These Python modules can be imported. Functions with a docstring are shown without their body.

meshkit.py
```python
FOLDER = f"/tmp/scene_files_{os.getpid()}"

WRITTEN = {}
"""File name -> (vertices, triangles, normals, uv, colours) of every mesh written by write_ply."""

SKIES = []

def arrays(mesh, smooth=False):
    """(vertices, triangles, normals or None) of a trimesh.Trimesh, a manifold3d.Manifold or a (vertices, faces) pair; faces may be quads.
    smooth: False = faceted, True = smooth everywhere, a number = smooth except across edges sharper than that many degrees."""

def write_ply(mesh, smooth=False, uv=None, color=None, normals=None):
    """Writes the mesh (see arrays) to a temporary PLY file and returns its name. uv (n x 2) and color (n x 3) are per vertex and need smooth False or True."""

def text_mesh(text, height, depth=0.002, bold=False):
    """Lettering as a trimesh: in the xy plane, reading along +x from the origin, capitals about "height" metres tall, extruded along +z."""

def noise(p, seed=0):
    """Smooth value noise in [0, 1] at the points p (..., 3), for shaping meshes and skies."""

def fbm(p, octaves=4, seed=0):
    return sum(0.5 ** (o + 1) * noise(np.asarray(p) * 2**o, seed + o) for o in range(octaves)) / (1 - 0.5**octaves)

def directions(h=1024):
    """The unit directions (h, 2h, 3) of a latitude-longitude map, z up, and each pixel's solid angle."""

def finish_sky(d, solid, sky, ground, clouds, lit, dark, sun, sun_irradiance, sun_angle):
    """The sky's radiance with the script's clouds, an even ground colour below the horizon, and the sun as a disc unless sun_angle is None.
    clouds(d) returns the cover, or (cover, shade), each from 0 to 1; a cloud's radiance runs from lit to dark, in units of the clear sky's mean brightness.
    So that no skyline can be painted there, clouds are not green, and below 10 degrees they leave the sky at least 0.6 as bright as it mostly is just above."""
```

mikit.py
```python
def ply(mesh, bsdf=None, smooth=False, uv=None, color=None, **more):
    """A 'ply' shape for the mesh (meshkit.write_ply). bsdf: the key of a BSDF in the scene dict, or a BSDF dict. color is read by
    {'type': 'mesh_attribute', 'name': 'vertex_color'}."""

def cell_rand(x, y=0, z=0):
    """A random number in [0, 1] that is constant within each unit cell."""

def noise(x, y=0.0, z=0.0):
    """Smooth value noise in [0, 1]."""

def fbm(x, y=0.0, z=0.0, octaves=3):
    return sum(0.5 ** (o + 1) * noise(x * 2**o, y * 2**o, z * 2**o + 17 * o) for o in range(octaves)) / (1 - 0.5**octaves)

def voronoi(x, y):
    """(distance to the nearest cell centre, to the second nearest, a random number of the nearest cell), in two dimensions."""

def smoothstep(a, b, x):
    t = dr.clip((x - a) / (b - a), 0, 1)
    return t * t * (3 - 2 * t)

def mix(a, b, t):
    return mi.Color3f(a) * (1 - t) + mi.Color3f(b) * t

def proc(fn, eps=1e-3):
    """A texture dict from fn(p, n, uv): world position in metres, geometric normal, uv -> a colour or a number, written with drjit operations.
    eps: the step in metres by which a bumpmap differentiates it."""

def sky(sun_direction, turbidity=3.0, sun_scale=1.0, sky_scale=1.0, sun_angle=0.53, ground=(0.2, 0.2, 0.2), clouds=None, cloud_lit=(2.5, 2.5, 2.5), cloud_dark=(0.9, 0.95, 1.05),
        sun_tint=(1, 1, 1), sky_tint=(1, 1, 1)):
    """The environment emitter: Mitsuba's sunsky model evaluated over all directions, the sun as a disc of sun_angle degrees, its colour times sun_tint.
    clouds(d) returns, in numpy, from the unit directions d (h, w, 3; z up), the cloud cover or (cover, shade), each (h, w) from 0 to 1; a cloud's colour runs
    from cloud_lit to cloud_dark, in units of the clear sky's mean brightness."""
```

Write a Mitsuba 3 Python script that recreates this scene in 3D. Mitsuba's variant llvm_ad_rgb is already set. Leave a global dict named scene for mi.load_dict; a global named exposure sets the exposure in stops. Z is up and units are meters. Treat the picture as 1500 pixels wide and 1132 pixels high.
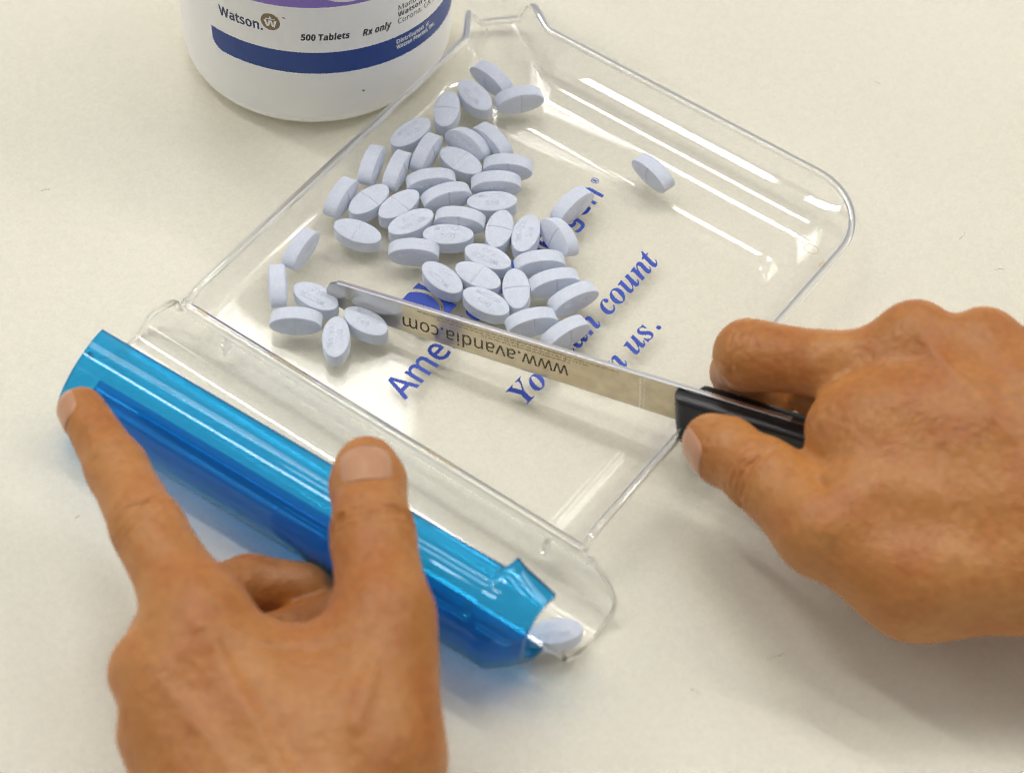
import math, json
import numpy as np, trimesh, drjit as dr, mitsuba as mi
import mikit, meshkit
from mikit import proc, noise, fbm, voronoi, cell_rand, smoothstep, mix
from shapely.geometry import Polygon, box, Point
from shapely import affinity
from shapely.ops import unary_union

# ------------------------------------------------------------------ camera, lamps, exposure
T = mi.ScalarTransform4f
scene, labels = {}, {}
PITCH, DIST = math.radians(52.5), 0.76
EYE = (0.0, -DIST * math.cos(PITCH), DIST * math.sin(PITCH))
scene['camera'] = {'type': 'thinlens', 'fov': 23.41, 'fov_axis': 'x', 'aperture_radius': 0.0044, 'focus_distance': 0.785,
                   'near_clip': 0.02, 'far_clip': 30.0, 'to_world': T().look_at(origin=EYE, target=(0, 0, 0), up=(0, 0, 1))}
exposure = -0.06
scene['room_light'] = {'type': 'constant', 'radiance': {'type': 'rgb', 'value': [0.41, 0.41, 0.415]}}

def ceiling_light(key, x, y, sx, sy, turn, power, label):
    z, b = 1.9, 0.03
    place = trimesh.transformations.rotation_matrix(math.radians(turn), (0, 0, 1)); place[:3, 3] = (x, y, z)
    frame = trimesh.util.concatenate([trimesh.creation.box((sx + 2 * b, b, 0.06), T4(0, s * (sy + b) / 2, 0.02)) for s in (-1, 1)] +
                                     [trimesh.creation.box((b, sy, 0.06), T4(s * (sx + b) / 2, 0, 0.02)) for s in (-1, 1)])
    frame.apply_transform(place)
    scene[key + '__frame'] = mikit.ply(frame, 'lamp_frame')
    m = trimesh.Trimesh(np.array([[-sx / 2, -sy / 2, 0], [sx / 2, -sy / 2, 0], [sx / 2, sy / 2, 0], [-sx / 2, sy / 2, 0]]), np.array([[0, 2, 1], [0, 3, 2]]), process=False)
    m.apply_transform(place)
    scene[key + '__diffuser'] = mikit.ply(m, 'lamp_frame', emitter={'type': 'area', 'radiance': {'type': 'rgb', 'value': [power, power * 0.985, power * 0.95]}})
    labels[key] = {'label': label, 'category': 'ceiling light', 'group': 'ceiling lights'}

def T4(x, y, z):
    m = np.eye(4); m[:3, 3] = (x, y, z); return m

scene['lamp_frame'] = {'type': 'diffuse', 'reflectance': {'type': 'rgb', 'value': [0.7, 0.7, 0.7]}}
ceiling_light('ceiling_light', -0.50, 1.50, 0.75, 0.62, 0, 4.8, 'square ceiling light panel behind the bottle, left of the tray')
ceiling_light('ceiling_light_001', 1.55, 0.75, 0.6, 1.2, 0, 5.0, 'ceiling light panel over the right side of the counter')
ceiling_light('ceiling_light_002', -2.1, 0.3, 0.6, 1.2, 0, 5.0, 'ceiling light panel far left of the counter')
ceiling_light('ceiling_light_003', 0.10, 0.98, 1.3, 0.07, -36, 23.0, 'narrow ceiling light tube behind the tray')
ceiling_light('ceiling_light_004', 0.05, 0.48, 1.3, 0.07, -36, 14.0, 'narrow ceiling light tube just behind the top of the tray')
ceiling_light('ceiling_light_005', -1.05, 0.70, 1.3, 0.12, -36, 25.0, 'narrow ceiling light tube above and left of the tray')
ceiling_light('ceiling_light_006', 1.15, 0.45, 1.3, 0.06, -36, 36.0, 'narrow ceiling light tube above and right of the tray')

# ------------------------------------------------------------------ materials
def rgb(*c): return {'type': 'rgb', 'value': list(c)}

def table_color(p, n, uv):
    m = fbm(p.x * 9, p.y * 9, 0.0, 3)
    s = noise(p.x * 1900, p.y * 1900)
    t = noise(p.x * 700 + 7, p.y * 700)
    return mix((0.70, 0.665, 0.54), (0.745, 0.712, 0.588), m) * (0.945 + 0.07 * s + 0.04 * t)

def table_bump(p, n, uv):
    return fbm(p.x * 900, p.y * 900, 0.0, 2) * 0.00006
scene['table_mat'] = {'type': 'bumpmap', 'arbitrary': proc(table_bump, eps=2e-4), 'scale': 1.0,
                      'bsdf': {'type': 'principled', 'base_color': proc(table_color), 'roughness': 0.36, 'specular': 0.5}}
scene['sheet_mat'] = {'type': 'thindielectric', 'int_ior': 1.34}
scene['clear_mat'] = {'type': 'dielectric', 'int_ior': 1.47, 'specular_transmittance': rgb(0.99, 0.99, 0.98)}
scene['blue_mat'] = {'type': 'principled', 'base_color': rgb(0.025, 0.455, 0.92), 'spec_trans': 0.86, 'roughness': 0.05, 'eta': 1.40}
scene['print_mat'] = {'type': 'principled', 'base_color': rgb(0.035, 0.075, 0.42), 'roughness': 0.45, 'specular': 0.4}
scene['white_plastic'] = {'type': 'principled', 'base_color': rgb(0.83, 0.825, 0.80), 'roughness': 0.42, 'specular': 0.45}
scene['paper_mat'] = {'type': 'principled', 'base_color': rgb(0.85, 0.845, 0.82), 'roughness': 0.35, 'specular': 0.45}
for k, c in {'ink_navy': (0.012, 0.05, 0.24), 'ink_purple': (0.24, 0.16, 0.52), 'ink_dark': (0.02, 0.03, 0.09), 'ink_black': (0.015, 0.015, 0.02), 'ink_bronze': (0.22, 0.15, 0.075),
             'ink_white': (0.82, 0.82, 0.80)}.items():
    scene[k] = {'type': 'principled', 'base_color': rgb(*c), 'roughness': 0.38, 'specular': 0.4}

def pill_color(p, n, uv):
    s = noise(p.x * 2600, p.y * 2600, p.z * 2600)
    t = fbm(p.x * 500, p.y * 500, p.z * 500, 2)
    return mix((0.625, 0.665, 0.755), (0.665, 0.705, 0.79), t) * (0.93 + 0.12 * s)

def pill_bump(p, n, uv):
    return noise(p.x * 2400, p.y * 2400, p.z * 2400) * 0.00004
scene['pill_mat'] = {'type': 'bumpmap', 'arbitrary': proc(pill_bump, eps=1e-4), 'scale': 1.0,
                     'bsdf': {'type': 'principled', 'base_color': proc(pill_color), 'roughness': 0.55, 'specular': 0.35}}

def skin_color(p, n, uv):
    a = fbm(p.x * 40, p.y * 40, p.z * 40, 3)
    b = fbm(p.x * 700 + 5, p.y * 700, p.z * 700, 2)
    e = fbm(p.x * 110 + 15, p.y * 110, p.z * 110 + 4, 3)
    f = smoothstep(0.60, 0.90, noise(p.x * 420 + 40, p.y * 420, p.z * 420)) * smoothstep(0.45, 0.7, fbm(p.x * 60 + 3, p.y * 60, p.z * 60, 2))
    c = mix((0.405, 0.153, 0.035), (0.455, 0.192, 0.053), smoothstep(0.3, 0.7, a))
    c = c * (0.87 + 0.26 * b)
    c = mix(c, c * mi.Color3f(0.95, 0.84, 0.76), smoothstep(0.42, 0.70, e))
    return mix(c, c * mi.Color3f(0.74, 0.64, 0.56), f * 0.6)

def skin_bump(p, n, uv):
    return fbm(p.x * 1300, p.y * 1300, p.z * 1300, 2) * 0.00016 + fbm(p.x * 420, p.y * 420, p.z * 420, 2) * 0.0004
scene['skin_mat'] = {'type': 'bumpmap', 'arbitrary': proc(skin_bump, eps=2e-4), 'scale': 1.0,
                     'bsdf': {'type': 'principled', 'base_color': proc(skin_color), 'roughness': 0.44, 'specular': 0.45}}
scene['nail_mat'] = {'type': 'principled', 'base_color': rgb(0.49, 0.25, 0.14), 'roughness': 0.26, 'specular': 0.5}

def blade_color(p, n, uv):
    s = fbm(p.x * 300, p.y * 300, p.z * 300, 3)
    return mix((0.50, 0.435, 0.325), (0.72, 0.65, 0.515), s)
scene['gilt_mat'] = {'type': 'principled', 'base_color': proc(blade_color), 'metallic': 1.0, 'roughness': 0.19}
scene['blade_mat'] = {'type': 'principled', 'base_color': rgb(0.56, 0.55, 0.52), 'metallic': 1.0, 'roughness': 0.22}
scene['spine_mat'] = {'type': 'principled', 'base_color': rgb(0.88, 0.87, 0.86), 'metallic': 1.0, 'roughness': 0.32}
scene['blade_ink'] = {'type': 'principled', 'base_color': rgb(0.05, 0.035, 0.02), 'roughness': 0.5, 'specular': 0.3}
scene['blade_ink_pale'] = {'type': 'principled', 'base_color': rgb(0.34, 0.25, 0.13), 'roughness': 0.5, 'specular': 0.3}
scene['handle_mat'] = {'type': 'principled', 'base_color': rgb(0.012, 0.012, 0.013), 'roughness': 0.3, 'specular': 0.5}
scene['stain_mat'] = {'type': 'mask', 'opacity': 0.38, 'bsdf': {'type': 'twosided', 'bsdf': {'type': 'principled', 'base_color': rgb(0.58, 0.42, 0.14), 'roughness': 0.5}}}
scene['speck_mat'] = {'type': 'diffuse', 'reflectance': rgb(0.22, 0.18, 0.13)}

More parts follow.
